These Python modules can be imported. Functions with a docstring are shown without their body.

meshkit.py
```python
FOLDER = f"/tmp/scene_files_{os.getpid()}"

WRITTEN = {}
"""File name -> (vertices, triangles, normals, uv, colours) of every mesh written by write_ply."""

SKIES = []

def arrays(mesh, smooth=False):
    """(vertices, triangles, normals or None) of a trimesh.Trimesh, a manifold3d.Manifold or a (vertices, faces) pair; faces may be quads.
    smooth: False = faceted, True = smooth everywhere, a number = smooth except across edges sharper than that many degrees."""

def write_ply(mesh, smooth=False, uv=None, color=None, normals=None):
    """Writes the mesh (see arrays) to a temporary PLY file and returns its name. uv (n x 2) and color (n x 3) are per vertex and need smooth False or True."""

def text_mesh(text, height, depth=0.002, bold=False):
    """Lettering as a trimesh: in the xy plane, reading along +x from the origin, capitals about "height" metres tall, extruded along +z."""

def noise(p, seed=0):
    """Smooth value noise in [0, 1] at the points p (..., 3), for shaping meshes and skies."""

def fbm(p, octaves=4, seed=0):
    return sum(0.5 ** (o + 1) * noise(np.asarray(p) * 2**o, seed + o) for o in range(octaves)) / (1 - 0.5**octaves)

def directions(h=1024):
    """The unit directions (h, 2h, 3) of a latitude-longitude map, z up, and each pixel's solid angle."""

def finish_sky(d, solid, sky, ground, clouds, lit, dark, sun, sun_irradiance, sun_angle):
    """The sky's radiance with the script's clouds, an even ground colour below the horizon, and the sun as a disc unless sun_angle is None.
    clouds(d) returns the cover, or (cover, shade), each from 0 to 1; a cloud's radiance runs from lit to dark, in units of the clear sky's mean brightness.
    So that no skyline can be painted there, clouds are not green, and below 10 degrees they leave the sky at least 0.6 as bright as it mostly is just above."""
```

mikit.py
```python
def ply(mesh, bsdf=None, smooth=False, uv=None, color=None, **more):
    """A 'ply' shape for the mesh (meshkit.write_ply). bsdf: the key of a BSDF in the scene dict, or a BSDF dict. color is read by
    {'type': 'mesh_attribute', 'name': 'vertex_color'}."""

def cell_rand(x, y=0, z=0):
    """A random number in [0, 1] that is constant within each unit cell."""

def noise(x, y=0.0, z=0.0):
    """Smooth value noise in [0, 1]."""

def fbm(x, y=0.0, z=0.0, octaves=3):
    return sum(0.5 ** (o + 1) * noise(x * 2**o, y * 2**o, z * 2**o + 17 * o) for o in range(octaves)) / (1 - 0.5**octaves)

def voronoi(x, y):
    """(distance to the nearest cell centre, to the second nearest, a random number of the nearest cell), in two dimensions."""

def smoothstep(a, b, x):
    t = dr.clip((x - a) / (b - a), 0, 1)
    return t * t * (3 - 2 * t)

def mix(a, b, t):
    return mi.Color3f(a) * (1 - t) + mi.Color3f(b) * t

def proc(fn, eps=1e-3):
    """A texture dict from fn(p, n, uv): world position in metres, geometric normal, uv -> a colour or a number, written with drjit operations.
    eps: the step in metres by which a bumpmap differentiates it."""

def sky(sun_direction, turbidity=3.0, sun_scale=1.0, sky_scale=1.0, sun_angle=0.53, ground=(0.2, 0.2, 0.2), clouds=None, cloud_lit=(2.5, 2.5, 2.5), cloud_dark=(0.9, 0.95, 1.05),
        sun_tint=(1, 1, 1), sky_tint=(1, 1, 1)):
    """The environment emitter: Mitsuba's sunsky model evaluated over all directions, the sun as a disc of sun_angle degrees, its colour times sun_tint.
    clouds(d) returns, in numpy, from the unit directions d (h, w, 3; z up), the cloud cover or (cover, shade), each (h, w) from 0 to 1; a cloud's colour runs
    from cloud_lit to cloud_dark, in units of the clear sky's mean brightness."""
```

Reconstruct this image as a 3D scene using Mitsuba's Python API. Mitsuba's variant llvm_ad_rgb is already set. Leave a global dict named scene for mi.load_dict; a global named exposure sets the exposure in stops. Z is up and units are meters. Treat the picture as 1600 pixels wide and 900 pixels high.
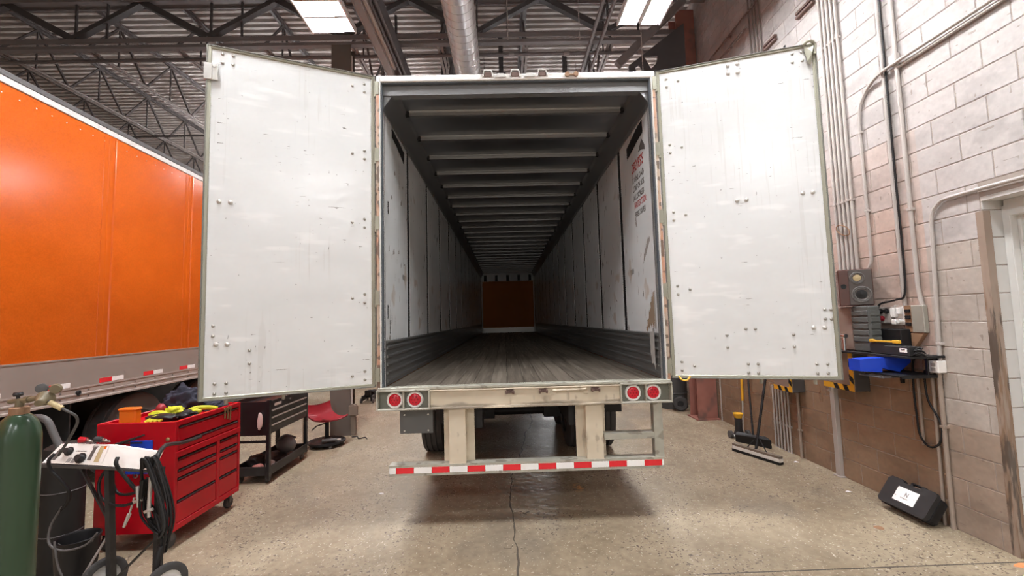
import math, random
import numpy as np, trimesh, mitsuba as mi, drjit as dr
import mikit, meshkit
from mikit import noise, fbm, cell_rand, smoothstep, mix
from shapely.geometry import Polygon

T = mi.ScalarTransform4f
scene, labels = {}, {}
PI = math.pi

# ------------------------------------------------------------------ camera, lamps, exposure
F_PX, YAW, PITCH, ROLL, EYE = 672.0, 0.0179, 0.074, -0.0276, 1.76
_f = np.array([math.sin(YAW) * math.cos(PITCH), math.cos(YAW) * math.cos(PITCH), math.sin(PITCH)])
_r0 = np.array([math.cos(YAW), -math.sin(YAW), 0.0]); _u0 = np.cross(_r0, _f)
_up = -_r0 * math.sin(ROLL) + _u0 * math.cos(ROLL)
scene['camera'] = {'type': 'perspective', 'fov': 2 * math.degrees(math.atan(800 / F_PX)), 'fov_axis': 'x', 'near_clip': 0.05, 'far_clip': 200.0,
                   'to_world': T().look_at(origin=[0, 0, EYE], target=[float(v) for v in np.array([0, 0, EYE]) + _f], up=[float(v) for v in _up])}
LAMP = [63.5, 64.0, 64.5]         # radiance of the lamp lenses
ADDED_UPLIGHT = [150.0, 150.0, 151.0]   # radiance of glowing tops added to the far lamps to light the deck
exposure = 0.5
# lamps: x, y of the centre, z of the lens, and which way their lenses run; each is built with its housing in high_bay() below
LAMPS = [(-2.24, 5.07, 5.76, 'across', 'white high-bay lamp with two glowing lenses above the left trailer door'),
         (1.94, 5.00, 5.76, 'along', 'white high-bay lamp with two long glowing tubes above the right trailer door'),
         (-2.24, 2.45, 5.76, 'along', 'high-bay lamp in front of the left trailer door, just above the picture'),
         (1.94, 2.45, 5.76, 'along', 'high-bay lamp in front of the right trailer door, just above the picture'),
         (1.80, -4.50, 5.76, 'along', 'high-bay lamp behind the camera near the block wall, first from the open trailer'),
         (-2.40, -4.50, 5.76, 'along', 'high-bay lamp behind the camera over the middle row, first from the open trailer'),
         (-7.20, -4.50, 5.76, 'along', 'high-bay lamp behind the camera over the far row, first from the orange trailer'),
         (2.10, -9.00, 5.76, 'along', 'high-bay lamp behind the camera near the block wall, second from the open trailer'),
         (-2.40, -9.00, 5.76, 'along', 'high-bay lamp behind the camera over the middle row, second from the open trailer'),
         (-7.20, -9.00, 5.76, 'along', 'high-bay lamp behind the camera over the far row, second from the orange trailer'),
         (-2.40, -13.0, 5.76, 'along', 'high-bay lamp behind the camera over the middle row, beside the back wall'),
         (-8.20, 1.20, 5.76, 'along', 'high-bay lamp over the far side of the parked orange trailer'),
         (-2.60, 10.8, 5.50, 'along', 'added unseen high-bay lamp deep in the hall, left of the open trailer'),  # from here on: hidden lamps added to brighten the deck and far floor
         (2.30, 10.8, 5.50, 'along', 'added unseen high-bay lamp deep in the hall, between the open trailer and the block wall'),
         (-8.20, 15.5, 5.50, 'along', 'added unseen high-bay lamp deep in the hall beyond the parked orange trailer'),
         (-2.60, 18.5, 5.50, 'along', 'added unseen high-bay lamp near the far wall, left of the open trailer'),
         (-6.20, 10.8, 5.50, 'along', 'added unseen high-bay lamp deep in the hall, above the gap between the two trailers')]
DAYLIGHT = [1.2, 1.25, 1.3]      # frosted panes behind the camera; all but the first added for fill light
DAYLIGHT_FAR = [30.0, 30.0, 30.0] # the dock door at the far end of the hall, facing the open yard

# ------------------------------------------------------------------ helpers
COUNT = {}
def numbered(name):
    n = COUNT.get(name, 0); COUNT[name] = n + 1
    return name if n == 0 else f'{name}_{n:03d}'

def thing(name, label, cat, group=None):
    k = numbered(name); labels[k] = {'label': label, 'category': cat}
    if group: labels[k]['group'] = group
    return k

def put(key, m, mat, smooth=False, to=None, label=None):
    d = m if isinstance(m, dict) else mikit.ply(m, mat, smooth=smooth)
    if to is not None: d = {**d, 'to_world': to}
    scene[key] = d
    if label: labels[key] = {'label': label}
    return key

def part(parent, name, m, mat=None, smooth=False, to=None, label=None, kind=None):
    k = put(numbered(parent + '__' + name), m, mat, smooth, to, label)
    if kind: labels.setdefault(k, {})['kind'] = kind
    return k

def solo(name, label, cat, m, mat, smooth=False, group=None):
    return put(thing(name, label, cat, group), m, mat, smooth)

def struct(name, m, mat, smooth=False, label=None):
    k = put(name, m, mat, smooth); labels[k] = {'kind': 'structure'}
    if label: labels[k]['label'] = label
    return k

def cat(*ms):
    ms = [m for g in ms for m in (g if isinstance(g, (list, tuple)) else [g])]
    return trimesh.util.concatenate(ms)

_Q = np.array([[0, 1, 3, 2], [4, 6, 7, 5], [0, 4, 5, 1], [2, 3, 7, 6], [0, 2, 6, 4], [1, 5, 7, 3]])
def bx(x0, x1, y0, y1, z0, z1, b=0.0):
    x0, x1 = min(x0, x1), max(x0, x1); y0, y1 = min(y0, y1), max(y0, y1); z0, z1 = min(z0, z1), max(z0, z1)
    if b <= 0:
        v = np.array([[x, y, z] for x in (x0, x1) for y in (y0, y1) for z in (z0, z1)], float)
        f = np.vstack([_Q[:, [0, 1, 2]], _Q[:, [0, 2, 3]]])
        return trimesh.Trimesh(v, f, process=False)
    b = min(b, 0.49 * min(x1 - x0, y1 - y0, z1 - z0))
    c = np.array([(x0 + x1) / 2, (y0 + y1) / 2, (z0 + z1) / 2]); h = np.array([x1 - x0, y1 - y0, z1 - z0]) / 2
    p = []
    for sx in (-1, 1):
        for sy in (-1, 1):
            for sz in (-1, 1):
                for k in range(3):
                    e = h - b; e[k] = h[k]; p.append(c + e * [sx, sy, sz])
    return hull(p)

def hull(p):
    m = trimesh.convex.convex_hull(np.asarray(p, float)); return trimesh.Trimesh(m.vertices, m.faces, process=False)

def frame(d):
    d = np.asarray(d, float); d = d / np.linalg.norm(d)
    a = np.cross(d, [0, 0, 1] if abs(d[2]) < 0.9 else [1, 0, 0]); a /= np.linalg.norm(a)
    return a, np.cross(d, a)

def cyl(p0, p1, r, r1=None, n=16):
    p0, p1 = np.asarray(p0, float), np.asarray(p1, float); r1 = r if r1 is None else r1
    a, b = frame(p1 - p0); t = np.arange(n) * 2 * PI / n
    c = np.cos(t)[:, None] * a + np.sin(t)[:, None] * b
    v = np.vstack([p0 + r * c, p1 + r1 * c, [p0], [p1]]); i = np.arange(n); j = (i + 1) % n
    f = np.vstack([np.c_[i, j, j + n], np.c_[i, j + n, i + n], np.c_[j, i, i * 0 + 2 * n], np.c_[i + n, j + n, i * 0 + 2 * n + 1]])
    return trimesh.Trimesh(v, f, process=False)

def spline(pts, k=6):
    P = np.asarray(pts, float); P = np.vstack([2 * P[0] - P[1], P, 2 * P[-1] - P[-2]]); out = []
    for i in range(1, len(P) - 2):
        for t in np.arange(k) / k:
            a, b, c, d = P[i - 1:i + 3]
            out.append(0.5 * (2 * b + (c - a) * t + (2 * a - 5 * b + 4 * c - d) * t * t + (3 * b - a - 3 * c + d) * t ** 3))
    out.append(P[-2]); return np.array(out)

def tube(pts, r, n=8, smooth_k=0):
    P = spline(pts, smooth_k) if smooth_k else np.asarray(pts, float)
    d = np.gradient(P, axis=0); d /= np.maximum(np.linalg.norm(d, axis=1, keepdims=True), 1e-9)
    a, _ = frame(d[0]); rings = []; t = np.arange(n) * 2 * PI / n
    for q, w in zip(P, d):
        a = a - w * np.dot(a, w); a /= np.linalg.norm(a); b = np.cross(w, a)
        rings.append(q + r * (np.cos(t)[:, None] * a + np.sin(t)[:, None] * b))
    m = len(P); v = np.vstack(rings + [P[:1], P[-1:]]); f = []; i = np.arange(n); j = (i + 1) % n
    for s in range(m - 1):
        o = s * n; f += [np.c_[o + i, o + j, o + n + j], np.c_[o + i, o + n + j, o + n + i]]
    o = (m - 1) * n
    f += [np.c_[j, i, i * 0 + m * n], np.c_[o + i, o + j, i * 0 + m * n + 1]]
    return trimesh.Trimesh(v, np.vstack(f), process=False)

def lathe(prof, o=(0, 0, 0), axis=(0, 0, 1), n=24):
    a, b = frame(axis); w = np.asarray(axis, float) / np.linalg.norm(axis); o = np.asarray(o, float)
    t = np.arange(n) * 2 * PI / n; c = np.cos(t)[:, None] * a + np.sin(t)[:, None] * b
    v = np.vstack([o + z * w + max(r, 1e-5) * c for r, z in prof]); i = np.arange(n); j = (i + 1) % n; f = []
    for s in range(len(prof) - 1):
        k = s * n; f += [np.c_[k + i, k + j, k + n + j], np.c_[k + i, k + n + j, k + n + i]]
    return trimesh.Trimesh(v, np.vstack(f), process=False)

def prism(poly, axis, a, b):
    """polygon extruded along an axis: 'x' takes (y, z), 'y' takes (x, z), 'z' takes (x, y)"""
    m = trimesh.creation.extrude_polygon(Polygon(poly), b - a, engine='earcut'); v = m.vertices.copy()
    if axis == 'x': v = np.c_[v[:, 2] + a, v[:, 0], v[:, 1]]
    elif axis == 'y': v = np.c_[v[:, 0], v[:, 2] + a, v[:, 1]]
    else: v = np.c_[v[:, 0], v[:, 1], v[:, 2] + a]
    f = m.faces[:, ::-1] if axis == 'y' else m.faces
    return trimesh.Trimesh(v, f, process=False)

def xf(m, M):
    v = m.vertices @ M[:3, :3].T + M[:3, 3]
    return trimesh.Trimesh(v, m.faces[:, ::-1] if np.linalg.det(M[:3, :3]) < 0 else m.faces, process=False)

def mat4(ex, ey, ez, o):
    M = np.eye(4); M[:3, 0], M[:3, 1], M[:3, 2], M[:3, 3] = ex, ey, ez, o; return M

def rz(m, deg, o=(0, 0, 0)):
    c, s = math.cos(math.radians(deg)), math.sin(math.radians(deg)); o = np.asarray(o, float)
    return xf(xf(m, mat4((1, 0, 0), (0, 1, 0), (0, 0, 1), -o)), mat4((c, s, 0), (-s, c, 0), (0, 0, 1), o))

def beam(p0, p1, w, h):
    """rectangular bar from p0 to p1, w wide sideways and h high"""
    p0, p1 = np.asarray(p0, float), np.asarray(p1, float); d = (p1 - p0) / np.linalg.norm(p1 - p0)
    a = np.cross(d, [0, 0, 1] if abs(d[2]) < 0.95 else [1, 0, 0]); a /= np.linalg.norm(a); b = np.cross(a, d)
    return hull([p + sa * w / 2 * a + sb * h / 2 * b for p in (p0, p1) for sa in (-1, 1) for sb in (-1, 1)])

# ------------------------------------------------------------------ materials
def plain(name, color, rough=0.5, metallic=0.0, spec=0.5, **kw):
    c = color if isinstance(color, dict) else {'type': 'rgb', 'value': list(color)}
    r = rough if isinstance(rough, dict) else float(rough)
    scene[name] = {'type': 'twosided', 'bsdf': {'type': 'principled', 'base_color': c, 'roughness': r, 'metallic': float(metallic), 'specular': float(spec), **kw}}
    return name

def bumped(name, color, rough, fn, scale, metallic=0.0, spec=0.5, eps=2e-3):
    c = color if isinstance(color, dict) else {'type': 'rgb', 'value': list(color)}
    r = rough if isinstance(rough, dict) else float(rough)
    scene[name] = {'type': 'twosided', 'bsdf': {'type': 'bumpmap', 'arbitrary': mikit.proc(fn, eps=eps), 'scale': float(scale),
                   'bsdf': {'type': 'principled', 'base_color': c, 'roughness': r, 'metallic': float(metallic), 'specular': float(spec)}}}
    return name

def f_floor(p, n, uv):
    big = fbm(p.x * 0.7, p.y * 0.5, 1.0, 4); mid = fbm(p.x * 3.1, p.y * 2.6, 2.0, 4); fine = fbm(p.x * 26, p.y * 26, 3.0, 3)
    c = mix((0.222, 0.174, 0.116), (0.398, 0.334, 0.240), dr.clip(0.15 + 0.55 * (big - 0.3) + 0.7 * (mid - 0.3) + 0.5 * (fine - 0.5), 0, 1))
    grit = noise(p.x * 75, p.y * 75, 5.0); chip = noise(p.x * 24, p.y * 24, 9.0)
    c = mix(c, (0.10, 0.075, 0.06), 0.85 * smoothstep(0.78, 0.86, grit) * smoothstep(0.42, 0.62, mid))
    c = mix(c, (0.60, 0.54, 0.46), 0.65 * smoothstep(0.86, 0.92, noise(p.x * 80, p.y * 80, 13.0)))
    c = mix(c, (0.13, 0.10, 0.085), 0.6 * smoothstep(0.95, 0.98, chip))
    oil = fbm(p.x * 1.3 + 7, p.y * 1.0, 4.0, 4)
    c = mix(c, (0.13, 0.115, 0.10), 0.34 * smoothstep(0.60, 0.76, oil))
    # the long crack down the middle of the bay
    cx = 0.045 + 0.10 * (fbm(p.y * 1.6, 3.0, 0.0, 4) - 0.5) * 2 * 0.7 + 0.05 * p.y * smoothstep(4.6, 8.0, p.y)
    dcr = dr.abs(p.x - cx); wcr = 0.004 + 0.009 * noise(p.y * 9, 1.0)
    c = mix(c, (0.06, 0.05, 0.04), 0.85 * (1 - smoothstep(wcr * 0.5, wcr, dcr)))
    # saw cut at the foot of the right wall
    dj = dr.abs(p.y - 3.04); on = smoothstep(1.1, 1.5, p.x)
    c = mix(c, (0.07, 0.06, 0.05), on * 0.9 * (1 - smoothstep(0.004, 0.009, dj)))
    # orange paint spill
    spill = smoothstep(0.10, 0.02, dr.sqrt(dr.square((p.x - 0.72) * 0.9) + dr.square((p.y - 4.62) * 0.7))) * smoothstep(0.5, 0.72, noise(p.x * 45, p.y * 45, 6.0))
    return mix(c, (0.75, 0.42, 0.16), 0.8 * spill)
def r_floor(p, n, uv): return 0.34 + 0.30 * fbm(p.x * 2.2, p.y * 2.2, 8.0, 3)
def b_floor(p, n, uv): return fbm(p.x * 18, p.y * 18, 2.0, 3)
bumped('m_floor', mikit.proc(f_floor), mikit.proc(r_floor), b_floor, 0.006)

COURSE, BLOCK_LEN, BLOCK_Y0 = 0.2065, 0.4105, 2.978
def f_block(p, n, uv):
    row = dr.floor(p.z / COURSE); odd = row - 2 * dr.floor(row / 2)
    col = dr.floor((p.y - BLOCK_Y0 + (1 - odd) * 0.5 * BLOCK_LEN) / BLOCK_LEN)
    rnd = cell_rand(col, row, 4.0)
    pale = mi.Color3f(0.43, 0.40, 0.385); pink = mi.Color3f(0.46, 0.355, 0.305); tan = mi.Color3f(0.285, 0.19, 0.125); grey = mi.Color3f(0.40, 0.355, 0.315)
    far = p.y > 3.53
    c = dr.select(far & (row < 6), tan, dr.select(far & (row < 13), pink, dr.select((row < 11), grey, pale)))  # reddish glow on the middle courses put into the pink tint
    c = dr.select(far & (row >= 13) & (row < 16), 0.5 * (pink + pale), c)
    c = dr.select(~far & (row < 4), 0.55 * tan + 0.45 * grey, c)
    c = c * (0.96 + 0.07 * rnd)
    g = fbm(p.y * 40, p.z * 40, p.x * 40, 3); s = fbm(p.y * 3.0, p.z * 5.0, 2.0, 4)
    c = c * (0.86 + 0.28 * g)
    c = c * (1 - 0.16 * smoothstep(0.52, 0.72, s))
    return mix(c, (0.20, 0.165, 0.14), 0.6 * smoothstep(0.93, 0.97, noise(p.y * 23, p.z * 33, 7.0)))
def b_block(p, n, uv): return fbm(p.y * 55, p.z * 55, p.x * 55, 3)
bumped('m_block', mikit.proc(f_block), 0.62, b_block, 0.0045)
plain('m_mortar', (0.31, 0.265, 0.235), 0.9)
plain('m_jamb', (0.55, 0.54, 0.52), 0.6)

def f_door(p, n, uv):
    k = p.x * 1.02; c = mix((0.63, 0.64, 0.64), (0.70, 0.71, 0.71), fbm(k * 2.0, p.z * 6.0, 1.0, 4))
    c = mix(c, (0.55, 0.545, 0.53), 0.35 * smoothstep(0.70, 0.84, noise(k * 85, p.z * 3.0, 2.0)) * smoothstep(0.5, 0.75, noise(k * 3, p.z * 1.7, 5.0)))
    c = mix(c, (0.14, 0.13, 0.12), 0.85 * smoothstep(0.92, 0.95, noise(k * 17, p.z * 95, 3.0)) * smoothstep(0.70, 0.80, noise(k * 4.3, p.z * 4.3, 6.0)))
    c = mix(c, (0.12, 0.11, 0.10), 0.7 * smoothstep(0.972, 0.985, noise(k * 34, p.z * 40, 8.0)))
    return mix(c, (0.82, 0.82, 0.815), 0.45 * smoothstep(0.62, 0.86, fbm(k * 4 + p.z * 1.5, p.z * 15, 4.0, 3)))
def r_door(p, n, uv): return 0.17 + 0.16 * fbm(p.x * 5, p.z * 16, 3.0, 3)
def b_door(p, n, uv): return fbm(p.x * 9, p.z * 13, p.y * 9, 3)
bumped('m_door', mikit.proc(f_door), mikit.proc(r_door), b_door, 0.0035)

def f_liner(p, n, uv):
    c = mix((0.60, 0.615, 0.62), (0.72, 0.735, 0.74), fbm(p.y * 1.6, p.z * 3.0, 1.0, 4))
    c = mix(c, (0.16, 0.145, 0.13), 0.75 * smoothstep(0.84, 0.91, noise(p.y * 11, p.z * 8, 3.0)) * smoothstep(0.55, 0.72, noise(p.y * 2.2, p.z * 2.6, 6.0)))
    c = mix(c, (0.25, 0.23, 0.21), 0.6 * smoothstep(0.92, 0.96, noise(p.y * 50, p.z * 5, 8.0)))
    return mix(c, (0.42, 0.31, 0.22), 0.5 * smoothstep(0.70, 0.82, fbm(p.y * 4, p.z * 4, 9.0, 3)))
plain('m_liner', mikit.proc(f_liner), 0.13)

def f_cream(p, n, uv):
    c = mix((0.50, 0.43, 0.32), (0.66, 0.59, 0.47), fbm(p.x * 4, p.z * 9, p.y * 4, 3))
    drip = noise(p.x * 30, p.z * 3.0, 2.0) * fbm(p.x * 9, p.z * 14, 4.0, 3)
    c = mix(c, (0.27, 0.225, 0.165), 0.55 * smoothstep(0.40, 0.62, drip))
    edge = smoothstep(1.062, 1.036, p.z + 0.05 * (fbm(p.x * 7, 2.0, 0.0, 3) - 0.5)) * smoothstep(0.99, 1.01, p.z) * smoothstep(0.30, 0.55, fbm(p.x * 3 + 2, p.z * 30, 1.0, 3))
    return mix(c, (0.19, 0.16, 0.125), 0.75 * edge)
plain('m_cream', mikit.proc(f_cream), 0.5)
def f_galv(p, n, uv):
    c = mix((0.30, 0.295, 0.25), (0.50, 0.49, 0.42), fbm(p.x * 9, p.z * 9, p.y * 9, 4))
    return mix(c, (0.17, 0.15, 0.12), 0.6 * smoothstep(0.60, 0.72, fbm(p.x * 14, p.z * 24, p.y * 12 + 5, 3)))
plain('m_galv', mikit.proc(f_galv), 0.45, 0.25)
def f_wood(p, n, uv):
    b = cell_rand(dr.floor((p.x + 1.09) / 0.155), 1.0, 2.0)
    c = mix((0.075, 0.063, 0.05), (0.165, 0.14, 0.113), dr.clip(0.35 * b + 0.9 * fbm(p.x * 30, p.y * 1.6, 1.0, 4) - 0.1, 0, 1))
    return mix(c, (0.22, 0.19, 0.155), 0.4 * smoothstep(0.70, 0.82, noise(p.x * 60, p.y * 1.3, 6.0)))
plain('m_floorboard', mikit.proc(f_wood), 0.42)
def f_rust(p, n, uv):
    c = mix((0.20, 0.075, 0.055), (0.31, 0.13, 0.10), fbm(p.x * 7, p.z * 7, p.y * 7, 4))
    return mix(c, (0.10, 0.07, 0.06), 0.7 * smoothstep(0.60, 0.72, fbm(p.x * 4, p.z * 3, p.y * 4, 3)))
plain('m_red_oxide', mikit.proc(f_rust), 0.7)
def f_worn(p, n, uv):
    c = mix((0.50, 0.27, 0.18), (0.46, 0.37, 0.29), smoothstep(0.40, 0.62, fbm(p.z * 2.5, p.x * 9, p.y * 9, 4)))
    return mix(c, (0.12, 0.09, 0.07), 0.85 * smoothstep(0.62, 0.72, noise(p.z * 26, p.x * 30, 4.0)))
plain('m_worn_orange', mikit.proc(f_worn), 0.5)
def f_orange(p, n, uv):
    c = mix((0.47, 0.083, 0.008), (0.53, 0.102, 0.011), fbm(p.y * 4, p.z * 4, 1.0, 3))
    return c * (0.93 + 0.14 * noise(p.y * 110, p.z * 110, 4.0))
plain('m_orange', mikit.proc(f_orange), 0.20, 0.0, 0.3)
def f_steelgrey(p, n, uv):
    c = mix((0.12, 0.10, 0.09), (0.20, 0.175, 0.16), fbm(p.x * 3, p.y * 3, p.z * 3, 3))
    return mix(c, (0.11, 0.085, 0.075), 0.6 * smoothstep(0.60, 0.75, fbm(p.x * 6 + 4, p.y * 1.5, p.z * 6, 3)))
plain('m_steel_grey', mikit.proc(f_steelgrey), 0.55)
def f_guard(p, n, uv):
    c = mix((0.25, 0.185, 0.145), (0.32, 0.25, 0.20), fbm(p.z * 3, p.y * 20, 1.0, 3))
    c = mix(c, (0.20, 0.12, 0.07), 0.8 * smoothstep(0.40, 0.60, fbm(p.z * 5 + 3, p.y * 30, p.x * 30, 4)) * smoothstep(2.0, 1.7, p.z))
    return mix(c, (0.07, 0.055, 0.045), 0.85 * smoothstep(0.50, 0.62, fbm(p.z * 4.2 + 1, p.y * 26, p.x * 26, 4)) * smoothstep(1.95, 1.7, p.z))
plain('m_corner_guard', mikit.proc(f_guard), 0.55)

plain('m_deck', (0.46, 0.42, 0.40), 0.7)
plain('m_joist', (0.085, 0.075, 0.073), 0.6); plain('m_joist_light', (0.30, 0.275, 0.265), 0.6)
plain('m_truss', (0.17, 0.15, 0.147), 0.6); plain('m_truss_dark', (0.055, 0.05, 0.05), 0.6)
plain('m_duct', (0.84, 0.83, 0.825), 0.30, 0.55); plain('m_seam', (0.55, 0.54, 0.52), 0.4, 0.8)
plain('m_conduit', (0.43, 0.395, 0.37), 0.5); plain('m_conduit_worn', (0.31, 0.25, 0.205), 0.6); plain('m_brown_steel', (0.12, 0.075, 0.062), 0.65); plain('m_door_seal', (0.15, 0.15, 0.13), 0.6)
plain('m_alu', (0.62, 0.61, 0.58), 0.35, 0.6); plain('m_alu_door', (0.30, 0.295, 0.235), 0.4, 0.3); plain('m_chrome', (0.75, 0.75, 0.76), 0.18, 1.0)
plain('m_bolt', (0.42, 0.41, 0.38), 0.35, 0.8); plain('m_white', (0.80, 0.80, 0.78), 0.35); plain('m_grey_rim', (0.60, 0.60, 0.58), 0.4)
plain('m_header_grey', (0.20, 0.205, 0.21), 0.45, 0.3); plain('m_gasket', (0.085, 0.10, 0.115), 0.55); plain('m_inner_dark', (0.36, 0.365, 0.37), 0.42, 0.9); plain('m_roof_sheet', (0.40, 0.41, 0.43), 0.34, 0.95)
plain('m_bow', (0.30, 0.30, 0.30), 0.4, 0.7); plain('m_scuff', (0.36, 0.36, 0.355), 0.36, 0.85); plain('m_front_wall', (0.52, 0.20, 0.055), 0.6, 0.0, 0.15)
plain('m_black', (0.014, 0.014, 0.015), 0.45, 0.0, 0.3); plain('m_black_gloss', (0.015, 0.015, 0.017), 0.22); plain('m_rubber', (0.045, 0.044, 0.044), 0.7)
plain('m_dark_grey', (0.075, 0.072, 0.072), 0.5); plain('m_charcoal', (0.026, 0.026, 0.027), 0.42, 0.0, 0.35); plain('m_flap', (0.115, 0.12, 0.12), 0.5)
plain('m_red_tape', (0.72, 0.025, 0.035), 0.35); plain('m_white_tape', (0.86, 0.86, 0.85), 0.35)
plain('m_lens_red', (0.62, 0.012, 0.03), 0.16); plain('m_lens_dark', (0.33, 0.006, 0.015), 0.2)
plain('m_red_paint', (0.44, 0.004, 0.013), 0.30, 0.0, 0.35); plain('m_red_dark', (0.26, 0.006, 0.014), 0.35); plain('m_stool_red', (0.28, 0.02, 0.03), 0.4)
plain('m_green', (0.030, 0.062, 0.034), 0.24); plain('m_olive', (0.17, 0.14, 0.085), 0.5); plain('m_brass', (0.42, 0.31, 0.16), 0.35, 0.8)
plain('m_rail_grey', (0.31, 0.275, 0.245), 0.42, 0.2); plain('m_rail_light', (0.38, 0.33, 0.295), 0.42, 0.2); plain('m_rail_top', (0.50, 0.49, 0.475), 0.45)
plain('m_panel_white', (0.82, 0.80, 0.77), 0.4); plain('m_yellow', (0.74, 0.40, 0.03), 0.4); plain('m_hivis', (0.55, 0.58, 0.03), 0.6)
plain('m_orange_plastic', (0.72, 0.145, 0.008), 0.25); plain('m_black_dusty', (0.016, 0.0145, 0.0135), 0.6, 0.0, 0.25); plain('m_tire_grey', (0.10, 0.10, 0.102), 0.7); plain('m_column', (0.12, 0.10, 0.085), 0.6); plain('m_galv_dark', (0.17, 0.175, 0.145), 0.5, 0.2); plain('m_orange_gloss', (0.49, 0.091, 0.009), 0.14); plain('m_blue', (0.012, 0.06, 0.55), 0.4); plain('m_navy', (0.022, 0.025, 0.042), 0.85)
plain('m_wood_cabinet', (0.085, 0.036, 0.028), 0.4); plain('m_speaker_grey', (0.13, 0.125, 0.12), 0.45); plain('m_speaker_brown', (0.075, 0.06, 0.054), 0.45); plain('m_cone', (0.50, 0.40, 0.22), 0.5)
plain('m_ribbed', (0.085, 0.09, 0.085), 0.65); plain('m_box_grey', (0.34, 0.335, 0.29), 0.45, 0.2); plain('m_rusty', (0.26, 0.15, 0.085), 0.7)
plain('m_plywood', (0.24, 0.175, 0.12), 0.75); plain('m_patch', (0.36, 0.35, 0.335), 0.5); plain('m_red_print', (0.36, 0.05, 0.05), 0.5); plain('m_print', (0.11, 0.10, 0.095), 0.5)
plain('m_brush', (0.70, 0.68, 0.65), 0.85); plain('m_paper', (0.88, 0.86, 0.85), 0.5); plain('m_print_grey', (0.30, 0.28, 0.27), 0.5)
plain('m_cabinet_brown', (0.27, 0.20, 0.165), 0.5); plain('m_pink', (0.55, 0.26, 0.23), 0.7); plain('m_pale_rag', (0.70, 0.55, 0.54), 0.7); plain('m_skin_tan', (0.45, 0.34, 0.25), 0.7)
plain('m_drum', (0.055, 0.056, 0.055), 0.4); plain('m_timber', (0.17, 0.135, 0.105), 0.8); plain('m_leaf', (0.72, 0.26, 0.10), 0.6)
plain('m_room_wall', (0.45, 0.43, 0.41), 0.8); plain('m_housing', (0.75, 0.75, 0.74), 0.4)

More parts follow.
